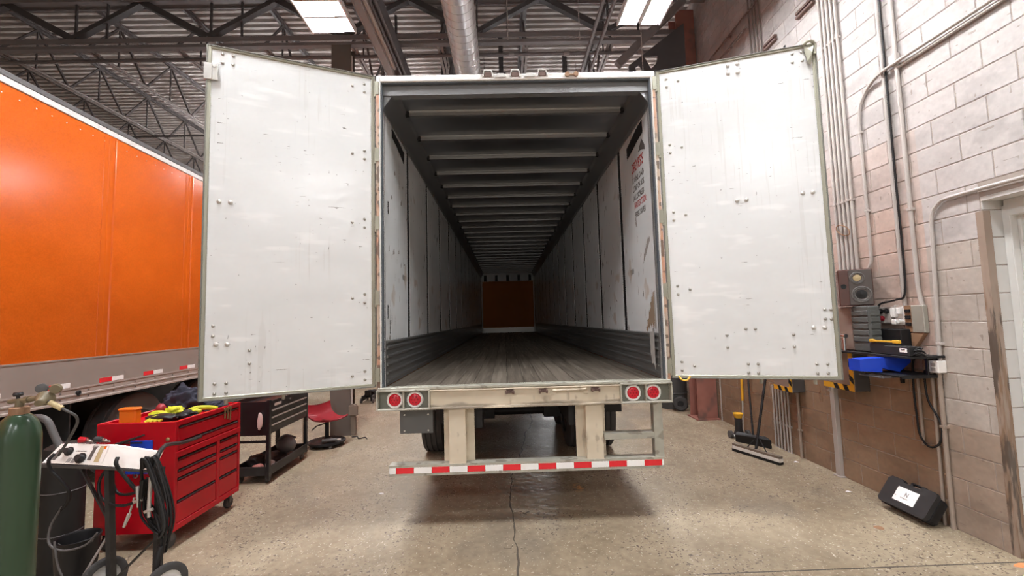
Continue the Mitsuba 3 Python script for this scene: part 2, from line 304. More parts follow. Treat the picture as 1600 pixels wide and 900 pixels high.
# ------------------------------------------------------------------ the hall
XW, DECK = 3.558, 7.50
X_FAR, Y_BACK, Y_END = -17.0, -15.0, 25.0
struct('floor', bx(X_FAR, XW + 0.8, Y_BACK, Y_END, -0.15, 0.0), 'm_floor', label='worn beige concrete floor with a long crack')
DOOR_Y0, DOOR_Y1, DOOR_Z = 2.02, 3.09, 2.575
WB = XW + 0.004
wall = struct('wall_right', cat(bx(WB, XW + 0.20, DOOR_Y1, Y_END, 0, DECK), bx(WB, XW + 0.20, DOOR_Y0, DOOR_Y1, DOOR_Z, DECK), bx(WB, XW + 0.20, Y_BACK, DOOR_Y0, 0, DECK)), 'm_mortar', label='painted concrete block wall')
struct('wall_left', bx(X_FAR - 0.2, X_FAR, Y_BACK, Y_END, 0, DECK), 'm_room_wall')
struct('wall_far', bx(X_FAR, XW, Y_END, Y_END + 0.2, 0, DECK), 'm_room_wall')
struct('wall_back', bx(X_FAR, XW, Y_BACK - 0.2, Y_BACK, 0, DECK), 'm_room_wall')

for q, (x0, x1, yw) in enumerate(((2.0, 3.35, 0), (-6.4, -3.6, 0), (-11.0, -8.2, 0), (1.9, 3.3, 1))):  # the ones on the left are unseen, added as fill light
    w_ = f'window_{q + 1}'; WY = (Y_END - 0.05, Y_END) if yw else (Y_BACK, Y_BACK + 0.05); yp = Y_END - 0.03 if yw else Y_BACK + 0.03
    put(w_, cat(bx(x0 - 0.1, x1 + 0.1, *WY, 0.5, 0.62), bx(x0 - 0.1, x1 + 0.1, *WY, 3.5, 3.62), bx(x0 - 0.1, x0, *WY, 0.5, 3.62), bx(x1, x1 + 0.1, *WY, 0.5, 3.62)), 'm_alu'); labels[w_] = {'kind': 'structure', 'label': 'frosted daylight panes of a dock door ' + ('at the far end of the hall' if yw else 'unseen behind the camera')}
    for r_ in range(4):
        z0, z1 = 0.64 + 0.72 * r_, 0.64 + 0.72 * r_ + 0.68
        d = mikit.ply(trimesh.Trimesh([[x0, yp, z0], [x1, yp, z0], [x1, yp, z1], [x0, yp, z1]], [[0, 1, 2], [0, 2, 3]] if yw else [[0, 2, 1], [0, 3, 2]], process=False), 'm_white')
        d['emitter'] = {'type': 'area', 'radiance': {'type': 'rgb', 'value': DAYLIGHT_FAR if yw else DAYLIGHT}}; part(w_, 'pane', d)

def chamfered_block(dy, dz, bev=0.003, dep=0.008):
    y0, y1, z0, z1 = -dy / 2, dy / 2, -dz / 2, dz / 2
    v = np.array([[dep, y0, z0], [dep, y1, z0], [dep, y1, z1], [dep, y0, z1], [bev, y0, z0], [bev, y1, z0], [bev, y1, z1], [bev, y0, z1],
                  [0, y0 + bev, z0 + bev], [0, y1 - bev, z0 + bev], [0, y1 - bev, z1 - bev], [0, y0 + bev, z1 - bev]], float)
    f = []
    for a, b in ((0, 4), (4, 8)):
        for k in range(4):
            l = (k + 1) % 4; f += [[a + k, b + l, a + l], [a + k, b + k, b + l]]
    f += [[8, 10, 9], [8, 11, 10]]
    return trimesh.Trimesh(v, np.array(f), process=False)
JOINT = 0.007
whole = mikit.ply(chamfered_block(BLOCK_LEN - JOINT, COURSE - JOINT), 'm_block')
near_parts, rest = [], []
for row in range(36):
    z0 = row * COURSE; z1 = min(z0 + COURSE, DECK - 0.01)
    start = BLOCK_Y0 - (0 if row % 2 else 0.5 * BLOCK_LEN)
    for col in range(-12, 24):
        y0 = start + col * BLOCK_LEN; y1 = y0 + BLOCK_LEN; cut = False
        if z0 < DOOR_Z - 0.01:
            if y0 >= DOOR_Y0 - 0.02 and y1 <= DOOR_Y1 + 0.02: continue
            if y0 < DOOR_Y1 < y1: y0, cut = DOOR_Y1 + 0.0035, True
            elif y0 < DOOR_Y0 < y1: y1, cut = DOOR_Y0 - 0.0035, True
        if y1 - y0 < 0.05 or z1 - z0 < 0.05: continue
        seen = (2.55 < y1 and y0 < 4.85 and z0 < 6.1) or (y0 >= 4.6 and y0 < 8.0 and z0 < 0.95) or (4.8 < y1 and y0 < 7.7 and 4.7 < z0 < 6.5)
        odd_size = cut or z1 - z0 < COURSE - 1e-6
        if seen and len(near_parts) < 299:
            near_parts.append(1)
            c = [XW, (y0 + y1) / 2, (z0 + z1) / 2]
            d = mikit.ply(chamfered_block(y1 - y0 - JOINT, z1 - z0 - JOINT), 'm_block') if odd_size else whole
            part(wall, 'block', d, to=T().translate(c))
        else:
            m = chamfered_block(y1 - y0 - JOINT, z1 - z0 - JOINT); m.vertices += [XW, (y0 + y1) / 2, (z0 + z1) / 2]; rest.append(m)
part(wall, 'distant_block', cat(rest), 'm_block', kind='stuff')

# doorway at the right edge: block ends, steel corner guard, frame and door leaf
ends = []
for row in range(13):
    z0 = row * COURSE; z1 = min(z0 + COURSE, DOOR_Z)
    if z1 - z0 > 0.05: part(wall, 'jamb_block', bx(XW + 0.005, XW + 0.2, DOOR_Y1 - 0.006, DOOR_Y1 + 0.02, z0 + 0.003, z1 - 0.003, 0.003), 'm_jamb')
part(wall, 'corner_guard', cat(bx(XW - 0.006, XW + 0.0, DOOR_Y1 - 0.012, DOOR_Y1 + 0.036, 0, 2.47), bx(XW - 0.006, XW + 0.050, DOOR_Y1 - 0.014, DOOR_Y1 - 0.006, 0, 2.47)), 'm_corner_guard', label='rusty steel corner guard')
part(wall, 'lintel', bx(XW + 0.002, XW + 0.2, DOOR_Y0, DOOR_Y1, DOOR_Z - 0.03, DOOR_Z + 0.001), 'm_jamb')
dr1 = 'door_1'
put(dr1, bx(XW + 0.222, XW + 0.262, DOOR_Y0 + 0.05, DOOR_Y1 - 0.06, 0.01, 2.42, 0.003), 'm_white'); labels[dr1] = {'kind': 'structure', 'label': 'white steel door in the block wall'}
part(dr1, 'door_frame', cat(bx(XW + 0.145, XW + 0.20, DOOR_Y1 - 0.055, DOOR_Y1 - 0.004, 0, 2.50, 0.004), bx(XW + 0.20, XW + 0.29, DOOR_Y1 - 0.075, DOOR_Y1 - 0.004, 0, 2.50, 0.004),
     bx(XW + 0.145, XW + 0.29, DOOR_Y0, DOOR_Y1 - 0.02, 2.42, 2.545, 0.004), bx(XW + 0.145, XW + 0.29, DOOR_Y0 + 0.004, DOOR_Y0 + 0.06, 0, 2.5, 0.004)), 'm_grey_rim')
part(dr1, 'door_panel', bx(XW + 0.217, XW + 0.224, DOOR_Y0 + 0.2, DOOR_Y1 - 0.22, 1.2, 2.2, 0.003), 'm_white')

# roof deck: flutes across the bay, the pale ridges are what shows from below
PITCH_D = 0.15
ys = np.arange(4.5, Y_END, PITCH_D); prof = [(Y_BACK, DECK), (4.45, DECK)]
for y in ys: prof += [(y, DECK), (y + 0.064, DECK), (y + 0.066, DECK + 0.11), (y + 0.148, DECK + 0.11)]
prof.append((Y_END, DECK)); prof = np.array(prof)
v = np.vstack([np.c_[np.full(len(prof), X_FAR), prof], np.c_[np.full(len(prof), XW + 0.2), prof]]); k = len(prof); i = np.arange(k - 1)
ceil = struct('ceiling', trimesh.Trimesh(v, np.vstack([np.c_[i, i + 1, i + 1 + k], np.c_[i, i + 1 + k, i + k]]), process=False), 'm_deck', label='fluted metal roof deck over the hall')

# joists along the bay
JX = [-8.63 + 1.52 * q for q in range(-4, 8)]
JB, JT = 6.62, 7.42
ORD = 'first second third fourth fifth sixth seventh eighth ninth tenth eleventh twelfth thirteenth'.split()
def joist(x, y0, y1, label):
    k = thing('bar_joist', label, 'joist', 'open web joists beyond the girder')
    part(k, 'bottom_chord', cat(bx(x - 0.055, x - 0.012, y0, y1, JB, JB + 0.010), bx(x + 0.012, x + 0.055, y0, y1, JB, JB + 0.010), bx(x - 0.018, x - 0.012, y0, y1, JB, JB + 0.05), bx(x + 0.012, x + 0.018, y0, y1, JB, JB + 0.05)), 'm_joist_light')
    part(k, 'top_chord', cat(bx(x - 0.06, x + 0.06, y0, y1, JT + 0.045, JT + 0.07), bx(x - 0.02, x + 0.02, y0, y1, JT, JT + 0.05)), 'm_joist')
    web, y, up = [], y0, True
    while y + 0.62 < y1:
        a, b = (y, JB + 0.02), (y + 0.62, JT + 0.02)
        if not up: a, b = (y, JT + 0.02), (y + 0.62, JB + 0.02)
        web.append(beam((x, a[0], a[1]), (x, b[0], b[1]), 0.034, 0.034))
        if up: web.append(beam((x, y + 0.62, JB + 0.02), (x, y + 0.62, JT), 0.022, 0.022))
        y += 0.62; up = not up
    part(k, 'web', cat(web), 'm_joist')
for q, x in enumerate(JX):
    joist(x, 7.22, 24.6, 'dark open web roof joist, ' + ORD[len(JX) - 1 - q] + ' from the block wall, beyond the girder')
# bridging angles across the joists
for q, (y, z) in enumerate(((10.6, JB - 0.012), (14.2, JB - 0.012), (18.4, JB - 0.012))):
    solo('bridging_angle', ('nearest', 'middle', 'farthest')[q] + ' thin steel bridging bar crossing under the joists', 'steel bar', cat(bx(X_FAR + 0.3, XW - 0.05, y, y + 0.04, z - 0.006, z), bx(X_FAR + 0.3, XW - 0.05, y, y + 0.006, z - 0.04, z)), 'm_joist')

# girder across the bay
GY = 7.05
g = thing('truss_girder', 'deep dark steel truss girder crossing the hall above the trailer', 'truss')
part(g, 'bottom_chord', cat(bx(X_FAR, 3.17, GY - 0.06, GY + 0.05, 6.64, 6.655), bx(X_FAR, 3.17, GY - 0.06, GY - 0.04, 6.575, 6.655), bx(X_FAR, 3.17, GY - 0.02, GY + 0.08, 6.505, 6.52), bx(X_FAR, 3.17, GY - 0.02, GY + 0.0, 6.505, 6.56)), 'm_truss')
part(g, 'top_chord', cat(bx(X_FAR, 3.17, GY - 0.11, GY + 0.11, 7.30, 7.335), bx(X_FAR, 3.17, GY - 0.11, GY - 0.085, 7.27, 7.42), bx(X_FAR, 3.17, GY + 0.085, GY + 0.11, 7.27, 7.42)), 'm_truss')
x, up = -16.2, True
while x < 2.0:
    a, b = ((x, GY, 6.68), (x + 1.13, GY, 7.32)) if up else ((x, GY, 7.32), (x + 1.13, GY, 6.68))
    part(g, 'web_diagonal', beam(a, b, 0.10, 0.075 if up else 0.10), 'm_truss_dark')
    part(g, 'web_upright', beam((x + (1.13 if not up else 0.0) + 0.03, GY, 6.66), (x + (1.13 if not up else 0.0) + 0.03, GY, 7.32), 0.03, 0.03), 'm_truss_dark')
    if up: part(g, 'web_rod', beam((x + 0.55, GY, 6.66), (x + 0.55, GY, 7.32), 0.028, 0.028), 'm_truss_dark')
    x += 1.13; up = not up

# columns
def wide_flange(x0, x1, y0, y1, z0, z1, t=0.014):
    ym = (y0 + y1) / 2; return cat(bx(x0, x1, y0, y0 + t, z0, z1), bx(x0, x1, y1 - t, y1, z0, z1), bx((x0 + x1) / 2 - 0.006, (x0 + x1) / 2 + 0.006, y0, y1, z0, z1))
def wide_flange_x(x0, x1, y0, y1, z0, z1, t=0.014):
    return cat(bx(x0, x0 + t, y0, y1, z0, z1), bx(x1 - t, x1, y0, y1, z0, z1), bx(x0, x1, (y0 + y1) / 2 - 0.006, (y0 + y1) / 2 + 0.006, z0, z1))
c1 = thing('steel_column', 'brown-grey steel column on the floor behind the red stool, rising behind the left trailer door', 'column')
part(c1, 'shaft', cat(bx(-2.825, -2.66, 7.02, 7.04, 0.0, 6.5), wide_flange(-2.66, -2.50, 7.02, 7.22, 0.0, 6.5)), 'm_column')
part(c1, 'corner_pipe', cyl((-2.485, 7.03, 0.0), (-2.485, 7.03, 6.3), 0.016), 'm_conduit')
part(c1, 'timber_guard', bx(-2.48, -2.40, 6.96, 7.0, 0.02, 0.50, 0.004), 'm_timber')
part(c1, 'timber_guard', bx(-2.50, -2.36, 6.93, 6.96, 0.33, 0.48, 0.004), 'm_timber')
c2 = thing('steel_column', 'red-brown steel column against the block wall, behind the right trailer door', 'column')
part(c2, 'shaft', wide_flange(3.20, 3.53, 7.30, 7.62, 0.02, 7.24, 0.018), 'm_red_oxide')
part(c2, 'base_plate', bx(3.16, 3.55, 7.26, 7.66, 0.0, 0.02), 'm_red_oxide')
br = thing('knee_brace', 'dark steel brace with cut-out gusset plate at the top of the red-brown column', 'brace')
part(br, 'arm', beam((3.17, 6.90, 7.10), (2.00, 6.90, 5.98), 0.10, 0.12), 'm_truss')
gus = Polygon([(3.17, 6.72), (2.20, 5.98), (2.20, 5.85), (3.17, 5.85)]).difference(Polygon([(2.46, 6.14), (2.70, 6.15), (2.67, 6.02), (2.57, 5.92)])).difference(Polygon([(2.30, 5.94), (2.37, 6.00), (2.44, 5.88), (2.32, 5.87)]))
gm = trimesh.creation.extrude_polygon(gus, 0.03, engine='earcut'); gm.vertices = np.c_[gm.vertices[:, 0], 6.92 + gm.vertices[:, 2], gm.vertices[:, 1]]; gm.faces = gm.faces[:, ::-1]
part(br, 'gusset_plate', gm, 'm_truss_dark')

solo('wall_beam', 'grey steel beam along the block wall running into the red-brown column', 'beam', cat(bx(3.28, 3.53, 1.0, 6.90, 7.06, 7.08), bx(3.40, 3.414, 1.0, 6.90, 7.08, 7.40), bx(3.28, 3.53, 1.0, 6.90, 7.40, 7.42)), 'm_steel_grey')

# things hung under the roof
md = thing('monorail_beam', 'wide grey steel runway beam hung along the bay above the left trailer door', 'beam')
Y0b, Y1b = -2.0, 12.5
part(md, 'side_channel', prism([(-2.03, 6.30), (-2.015, 6.225), (-1.98, 6.20), (-1.885, 6.20), (-1.865, 6.225), (-1.865, 6.46), (-2.03, 6.46)], 'y', Y0b, Y1b), 'm_joist_light', smooth=30)
part(md, 'bottom_strip', cyl((-1.82, Y0b, 6.235), (-1.82, 7.28, 6.235), 0.042, n=14), 'm_rail_light', smooth=40)
part(md, 'rail_channel', cat(bx(-1.765, -1.655, Y0b, Y1b, 6.25, 6.265), bx(-1.765, -1.752, Y0b, Y1b, 6.20, 6.45), bx(-1.668, -1.655, Y0b, Y1b, 6.20, 6.45), bx(-1.69, -1.655, Y0b, Y1b, 6.195, 6.205), bx(-1.765, -1.73, Y0b, Y1b, 6.195, 6.205)), 'm_joist')
part(md, 'hanger', cat([bx(-1.9, -1.86, y, y + 0.05, 6.44, 7.45) for y in (1.0, 4.0, 7.6, 10.6)]), 'm_truss_dark')
du = thing('spiral_duct', 'round galvanized spiral duct running along the bay over the trailer', 'duct')
DX, DZ, DR = -0.545, 6.20, 0.226
part(du, 'pipe', cyl((DX, -3.0, DZ), (DX, 14.0, DZ), DR, n=40), 'm_duct', smooth=40)
t = np.arange(0, 17.0 / 0.155 * 2 * PI, 2 * PI / 24)
part(du, 'spiral_seam', tube(np.c_[DX + (DR + 0.001) * np.cos(t), -3.0 + t / (2 * PI) * 0.155, DZ + (DR + 0.001) * np.sin(t)], 0.005, 4), 'm_seam', smooth=60)
part(du, 'hanger_strap', cat([cat(bx(DX - DR - 0.012, DX - DR - 0.002, y, y + 0.03, DZ, 7.45), bx(DX + DR + 0.002, DX + DR + 0.012, y, y + 0.03, DZ, 7.45)) for y in (2.0, 5.4, 8.9, 12.2)]), 'm_joist')
pr = thing('overhead_rails', 'pair of slim parallel steel rails hung above the right half of the trailer roof', 'rails')
for x in (1.56, 1.73): part(pr, 'rail', bx(x - 0.022, x + 0.022, 1.0, 13.0, 6.36, 6.42, 0.006), 'm_truss')
part(pr, 'cross_tie', cat([bx(1.56, 1.73, y, y + 0.02, 6.42, 6.435) for y in np.arange(4.0, 13, 0.8)]), 'm_truss_dark')
for y in (5.6, 9.2, 12.0):
    for x in (1.56, 1.73): part(pr, 'hanger_rod', cyl((x, y, 6.42), (x, y, 7.45), 0.008, n=6), 'm_joist_light')
sp = thing('sprinkler_pipe', 'thin grey sprinkler pipe crossing the hall just beyond the girder', 'pipe')
part(sp, 'pipe', cyl((-12.0, 7.5, 6.585), (3.4, 7.5, 6.585), 0.032, n=12), 'm_truss', smooth=40)
for x in (-5.0, -1.7, 0.24, 1.25, 2.6): part(sp, 'coupling', cyl((x - 0.05, 7.5, 6.585), (x + 0.05, 7.5, 6.585), 0.047, n=12), 'm_joist_light', smooth=40)
for x, y, z0, lab in ((0.155, 6.3, 6.05, 'thin hanging chain just right of the spiral duct'), (1.28, 6.4, 6.1, 'thin hanging chain left of the pair of overhead rails'), (2.32, 6.6, 5.55, 'white pull chain hanging at the right lamp')):
    solo('hanging_chain', lab, 'chain', cat([lathe([(0.004, 0), (0.011, 0.012), (0.004, 0.024)], (x, y, z), n=6) for z in np.arange(z0, 7.4, 0.026)]), 'm_conduit')
for x, y, lab in ((-1.15, 8.6, 'dark upright steel rod left of the spiral duct beyond the girder'), (0.05, 8.2, 'dark upright strut under the roof right of the spiral duct'), (1.42, 8.8, 'dark upright strut under the roof beside the overhead rails')):
    solo('roof_strut', lab, 'strut', cat(bx(x - 0.045, x + 0.045, y, y + 0.09, 5.9, 7.42), bx(x - 0.09, x + 0.09, y - 0.02, y + 0.11, 6.56, 6.66)), 'm_truss_dark')

def high_bay(x, y, z, run, label):
    k = thing('ceiling_light', label, 'lamp')
    W, L = 0.30, 0.61
    part(k, 'housing', cat(bx(x - W, x + W, y - L, y + L, z + 0.03, z + 0.075, 0.01), bx(x - W, x - W + 0.02, y - L, y + L, z - 0.012, z + 0.04), bx(x + W - 0.02, x + W, y - L, y + L, z - 0.012, z + 0.04),
         bx(x - 0.14, x + 0.14, y - 0.4, y + 0.4, z + 0.07, z + 0.115, 0.01)), 'm_housing')
    def lens(x0, x1, y0, y1):
        m = trimesh.Trimesh([[x0, y0, z], [x1, y0, z], [x1, y1, z], [x0, y1, z]], [[0, 2, 1], [0, 3, 2]], process=False)
        d = mikit.ply(m, 'm_white'); d['emitter'] = {'type': 'area', 'radiance': {'type': 'rgb', 'value': LAMP}}
        part(k, 'lens', d); part(k, 'reflector', bx(x0, x1, y0, y1, z + 0.004, z + 0.028), 'm_housing')
    if run == 'along':
        for s in (-1, 1): lens(x + s * 0.155 - 0.125, x + s * 0.155 + 0.125, y - 0.6, y + 0.6)
    else:
        for q in range(4): lens(x - 0.28, x + 0.28, y - 0.60 + 0.3 * q + 0.012, y - 0.60 + 0.3 * q + 0.288)
    for s in (-1, 1) if y > 9 else ():  # upward glow added on the far lamps only, to bring out the deck
        x0, x1 = (x + 0.17, x + 0.27) if s > 0 else (x - 0.27, x - 0.17)
        m = trimesh.Trimesh([[x0, y - 0.5, z + 0.077], [x1, y - 0.5, z + 0.077], [x1, y + 0.5, z + 0.077], [x0, y + 0.5, z + 0.077]], [[0, 1, 2], [0, 2, 3]], process=False)
        d = mikit.ply(m, 'm_white'); d['emitter'] = {'type': 'area', 'radiance': {'type': 'rgb', 'value': ADDED_UPLIGHT}}
        part(k, 'added_uplight', d)
    for sx in (-1, 1):
        for sy in (-1, 1): part(k, 'chain', cyl((x + sx * 0.2, y + sy * 0.45, z + 0.07), (x + sx * 0.2, y + sy * 0.45, 7.44), 0.006, n=6), 'm_conduit')
for a in LAMPS: high_bay(*a)

# ------------------------------------------------------------------ the open trailer
XL, XR, RY, FY = -1.137, 1.453, 3.83, 20.0       # sides, rear plane, front end
IL, IR = -1.09, 1.41                              # inner faces
tr = thing('open_trailer', 'big white box trailer parked in the bay with both rear doors swung open', 'trailer')
# outer skin
part(tr, 'side_skin', bx(XL, XL + 0.02, RY + 0.06, FY, 1.04, 4.0), 'm_orange'); part(tr, 'side_skin', bx(XR - 0.02, XR, RY + 0.06, FY, 1.04, 4.0), 'm_orange')
part(tr, 'roof_sheet', cat(bx(XL, XR, RY + 0.02, FY, 3.985, 4.015), bx(IL, IR, RY + 0.12, FY - 0.05, 3.935, 3.945)), 'm_roof_sheet')
part(tr, 'front_skin', bx(XL, XR, FY, FY + 0.03, 1.04, 4.01), 'm_orange')
for s, x0 in ((-1, XL), (1, XR)):
    w = lambda a, b, y0, y1, z0, z1, bv=0.0: bx(x0 - s * a, x0 - s * b, y0, y1, z0, z1, bv)
    p = part(tr, 'rear_post', w(0.012, 0.040, 3.805, 3.93, 1.172, 4.02), 'm_worn_orange')
    part(p, 'post_lip', w(0.040, 0.052, 3.795, 3.93, 1.17, 4.02, 0.003), 'm_grey_rim')
    part(p, 'gasket', w(0.046, 0.062, 3.812, 3.86, 1.19, 3.975, 0.004), 'm_gasket')
    part(p, 'inner_corner', w(0.040, 0.052, 3.86, 3.94, 1.2, 3.97), 'm_inner_dark')
h = part(tr, 'header', bx(XL + 0.012, XR - 0.012, 3.80, 3.93, 3.963, 4.022, 0.006), 'm_white')
part(h, 'inner_face', bx(IL + 0.005, IR - 0.005, 3.855, 3.93, 3.86, 3.966), 'm_header_grey')
part(h, 'gasket', bx(IL + 0.0, IR - 0.0, 3.815, 3.86, 3.952, 3.966), 'm_gasket')
for x, hat in ((-0.10, 1), (0.018, 0), (0.150, 1), (0.285, 0), (0.40, 1)):
    if hat: m = prism([(x - 0.052, 3.985), (x - 0.036, 4.055), (x + 0.036, 4.055), (x + 0.052, 3.985), (x + 0.042, 3.985), (x + 0.028, 4.044), (x - 0.028, 4.044), (x - 0.042, 3.985)], 'y', 3.785, 3.86)
    else: m = prism([(x - 0.05, 3.985), (x - 0.03, 4.018), (x + 0.03, 4.018), (x + 0.05, 3.985), (x + 0.04, 3.983), (x - 0.04, 3.983)], 'y', 3.787, 3.80)
    part(h, 'marker_bracket', m, 'm_grey_rim'); part(h, 'marker_lamp', bx(x - 0.036, x + 0.036, 3.792, 3.80, 3.988, 4.035 if hat else 4.008, 0.004), 'm_brown_steel')
part(h, 'roller', cat(cyl((0.63, 3.78, 3.998), (0.63, 3.80, 3.998), 0.022), cyl((0.71, 3.78, 4.000), (0.71, 3.80, 4.000), 0.022), bx(0.615, 0.73, 3.785, 3.797, 3.99, 4.004)), 'm_rusty', smooth=40)

# interior walls
def seams(first): return [3.89] + [first + 1.2 * k for k in range(13)] + [FY - 0.08]
for s, xi, first in ((-1, IL, 4.92), (1, IR, 5.02)):
    sm = seams(first)
    part(tr, 'wall_core', bx(xi + s * 0.0045, xi + s * 0.026, 3.93, FY, 1.2, 3.93), 'm_black')
    for a, b in zip(sm[:-1], sm[1:]):
        if b > FY: b = FY - 0.05
        part(tr, 'wall_panel', bx(xi - s * 0.0, xi + s * 0.005, a + (0.055 if a > 4 else 0.0), b - 0.055, 1.595, 3.735), 'm_liner')
    tp = [(xi, 3.728), (xi - s * 0.012, 3.728), (xi - s * 0.02, 3.76), (xi - s * 0.115, 3.89), (xi - s * 0.13, 3.935), (xi, 3.935)]
    part(tr, 'top_rail', prism(tp, 'y', 3.87, FY - 0.06), 'm_inner_dark')
    sc = part(tr, 'scuff_band', bx(xi - s * 0.006, xi + s * 0.01, 3.95, FY - 0.05, 1.195, 1.60), 'm_scuff')
    part(sc, 'ridge', cat([prism([(xi - s * 0.006, z - 0.016), (xi - s * 0.022, z - 0.007), (xi - s * 0.022, z + 0.007), (xi - s * 0.006, z + 0.016)], 'y', 3.95, FY - 0.05) for z in (1.235, 1.31, 1.385, 1.46, 1.535, 1.588)]), 'm_scuff')
# floor boards
for q in range(16):
    x0 = IL + 0.008 + q * 0.1555; part(tr, 'floor_board', bx(x0, x0 + 0.1525, 3.86, FY - 0.05, 1.15, 1.192, 0.003), 'm_floorboard')
part(tr, 'threshold_plate', cat(bx(IL - 0.03, IR + 0.03, 3.788, 3.865, 1.178, 1.203, 0.005), bx(IL + 0.01, IR - 0.01, 3.865, 3.93, 1.185, 1.196)), 'm_galv')
# roof bows
y = 4.325
while y < FY - 0.3:
    b = part(tr, 'roof_bow', prism([(y - 0.034, 3.934), (y - 0.030, 3.926), (y - 0.020, 3.918), (y - 0.018, 3.888), (y + 0.018, 3.888), (y + 0.03, 3.934)], 'x', IL + 0.155, IR - 0.155), 'm_bow')
    part(b, 'bow_clip', bx(IL + 0.118, IL + 0.156, y - 0.022, y + 0.022, 3.888, 3.935), 'm_black'); part(b, 'bow_clip', bx(IR - 0.156, IR - 0.118, y - 0.022, y + 0.022, 3.888, 3.935), 'm_black')
    y += 0.605
# front bulkhead
fw = part(tr, 'front_wall', bx(IL, IR, FY - 0.05, FY - 0.02, 1.42, 3.56), 'm_front_wall', label='orange front wall')
part(fw, 'kick_plate', bx(IL, IR, FY - 0.06, FY - 0.02, 1.192, 1.42), 'm_alu')
part(fw, 'upper_strip', bx(IL, IR, FY - 0.055, FY - 0.02, 3.56, 3.93), 'm_white')
for q in range(5): part(fw, 'air_slot', bx(IL + 0.15 + 0.52 * q, IL + 0.27 + 0.52 * q, FY - 0.062, FY - 0.05, 3.57, 3.85), 'm_black')
for x in (IL + 0.02, IR - 0.07): part(fw, 'corner_post', bx(x, x + 0.05, FY - 0.10, FY - 0.05, 1.2, 3.8, 0.004), 'm_grey_rim')

# marks and damage on the inner walls
def on_right(pts, x=IR - 0.0015, t=0.0014): return prism(pts, 'x', x - t, x)
def on_left(pts, x=IL + 0.0015, t=0.0014): return prism(pts, 'x', x, x + t)
part(tr, 'torn_vent', on_right([(4.67, 3.63), (4.66, 3.50), (4.45, 3.53), (4.30, 3.56), (4.12, 3.58), (4.12, 3.71), (4.30, 3.70), (4.5, 3.66)]), 'm_black')
part(tr, 'torn_vent', on_left([(4.20, 3.72), (4.21, 3.62), (4.40, 3.60), (4.58, 3.56), (4.72, 3.53), (4.74, 3.66), (4.5, 3.69)]), 'm_black')
part(tr, 'bare_plywood', on_right([(4.03, 1.99), (4.055, 1.985), (4.06, 1.95), (4.10, 1.94), (4.105, 1.90), (4.14, 1.885), (4.13, 1.84), (4.19, 1.80), (4.20, 1.74), (4.25, 1.72), (4.24, 1.67), (4.29, 1.655), (4.28, 1.61), (4.25, 1.615), (4.22, 1.66), (4.19, 1.63), (4.17, 1.69), (4.13, 1.65), (4.11, 1.70), (4.07, 1.64), (4.05, 1.70), (4.02, 1.66), (4.02, 1.78), (4.035, 1.85), (4.02, 1.90)]), 'm_plywood')
part(tr, 'patch_plate', cat(on_right([(4.01, 1.62), (4.13, 1.61), (4.13, 1.42), (4.10, 1.30), (4.06, 1.33), (4.01, 1.26)], IR - 0.024, 0.002), on_right([(4.0, 2.0), (4.045, 1.99), (4.045, 1.64), (4.0, 1.64)])), 'm_patch')
part(tr, 'torn_paper', on_right([(4.06, 2.49), (4.12, 2.44), (4.20, 2.36), (4.28, 2.29), (4.25, 2.38), (4.16, 2.47), (4.11, 2.53)]), 'm_print_grey')
part(tr, 'torn_paper', on_right([(4.155, 3.53), (4.20, 3.50), (4.27, 3.44), (4.18, 3.43), (4.07, 3.39), (4.08, 3.44)]), 'm_print')
part(tr, 'slot_hole', cat(on_left([(4.015, 1.80), (4.035, 1.80), (4.035, 1.93), (4.015, 1.93)]), on_left([(4.10, 1.66), (4.12, 1.66), (4.12, 1.79), (4.10, 1.79)]), on_left([(4.04, 2.80), (4.06, 2.80), (4.06, 2.92), (4.04, 2.92)])), 'm_black')
rnd = random.Random(5)
for q in range(9):
    y, z = rnd.uniform(4.05, 4.85), rnd.uniform(2.2, 3.3); w_, hh = rnd.uniform(0.02, 0.07), rnd.uniform(0.02, 0.07)
    part(tr, 'gouge', on_left([(y, z), (y + w_, z + 0.01), (y + w_ * 0.8, z + hh), (y + w_ * 0.2, z + hh * 0.6)]), 'm_print_grey')
for q in range(7):
    y, z = rnd.uniform(4.05, 5.9), rnd.uniform(1.9, 2.75); w_, hh = rnd.uniform(0.015, 0.05), rnd.uniform(0.03, 0.12)
    part(tr, 'gouge', on_right([(y, z), (y + w_, z + 0.01), (y + w_ * 0.8, z + hh), (y + w_ * 0.2, z + hh * 0.6)]), 'm_print_grey')
def wall_text(s, y_left, z, hgt, mat, bold=True, wide=1.0):
    m = meshkit.text_mesh(s, hgt, 0.0012, bold)
    M = mat4((0, -wide, 0), (0, 0, 1), (-1, 0, 0), (IR - 0.0002, y_left, z)); part(tr, 'lettering', xf(m, M), mat)
wall_text('DRIVERS', 4.52, 3.285, 0.105, 'm_red_print', True, 0.62)
wall_text('I UNLOAD', 4.50, 3.175, 0.058, 'm_print', True, 0.92)
wall_text('LOAD ON JOB', 4.50, 3.08, 0.058, 'm_print', True, 0.66)
wall_text('A LOCKED', 4.50, 2.985, 0.058, 'm_print', True, 0.86)
wall_text('PROTECTION', 4.48, 2.895, 0.062, 'm_red_print', True, 0.66)
wall_text('FIRST SAVES', 4.47, 2.80, 0.055, 'm_print', True, 0.68)

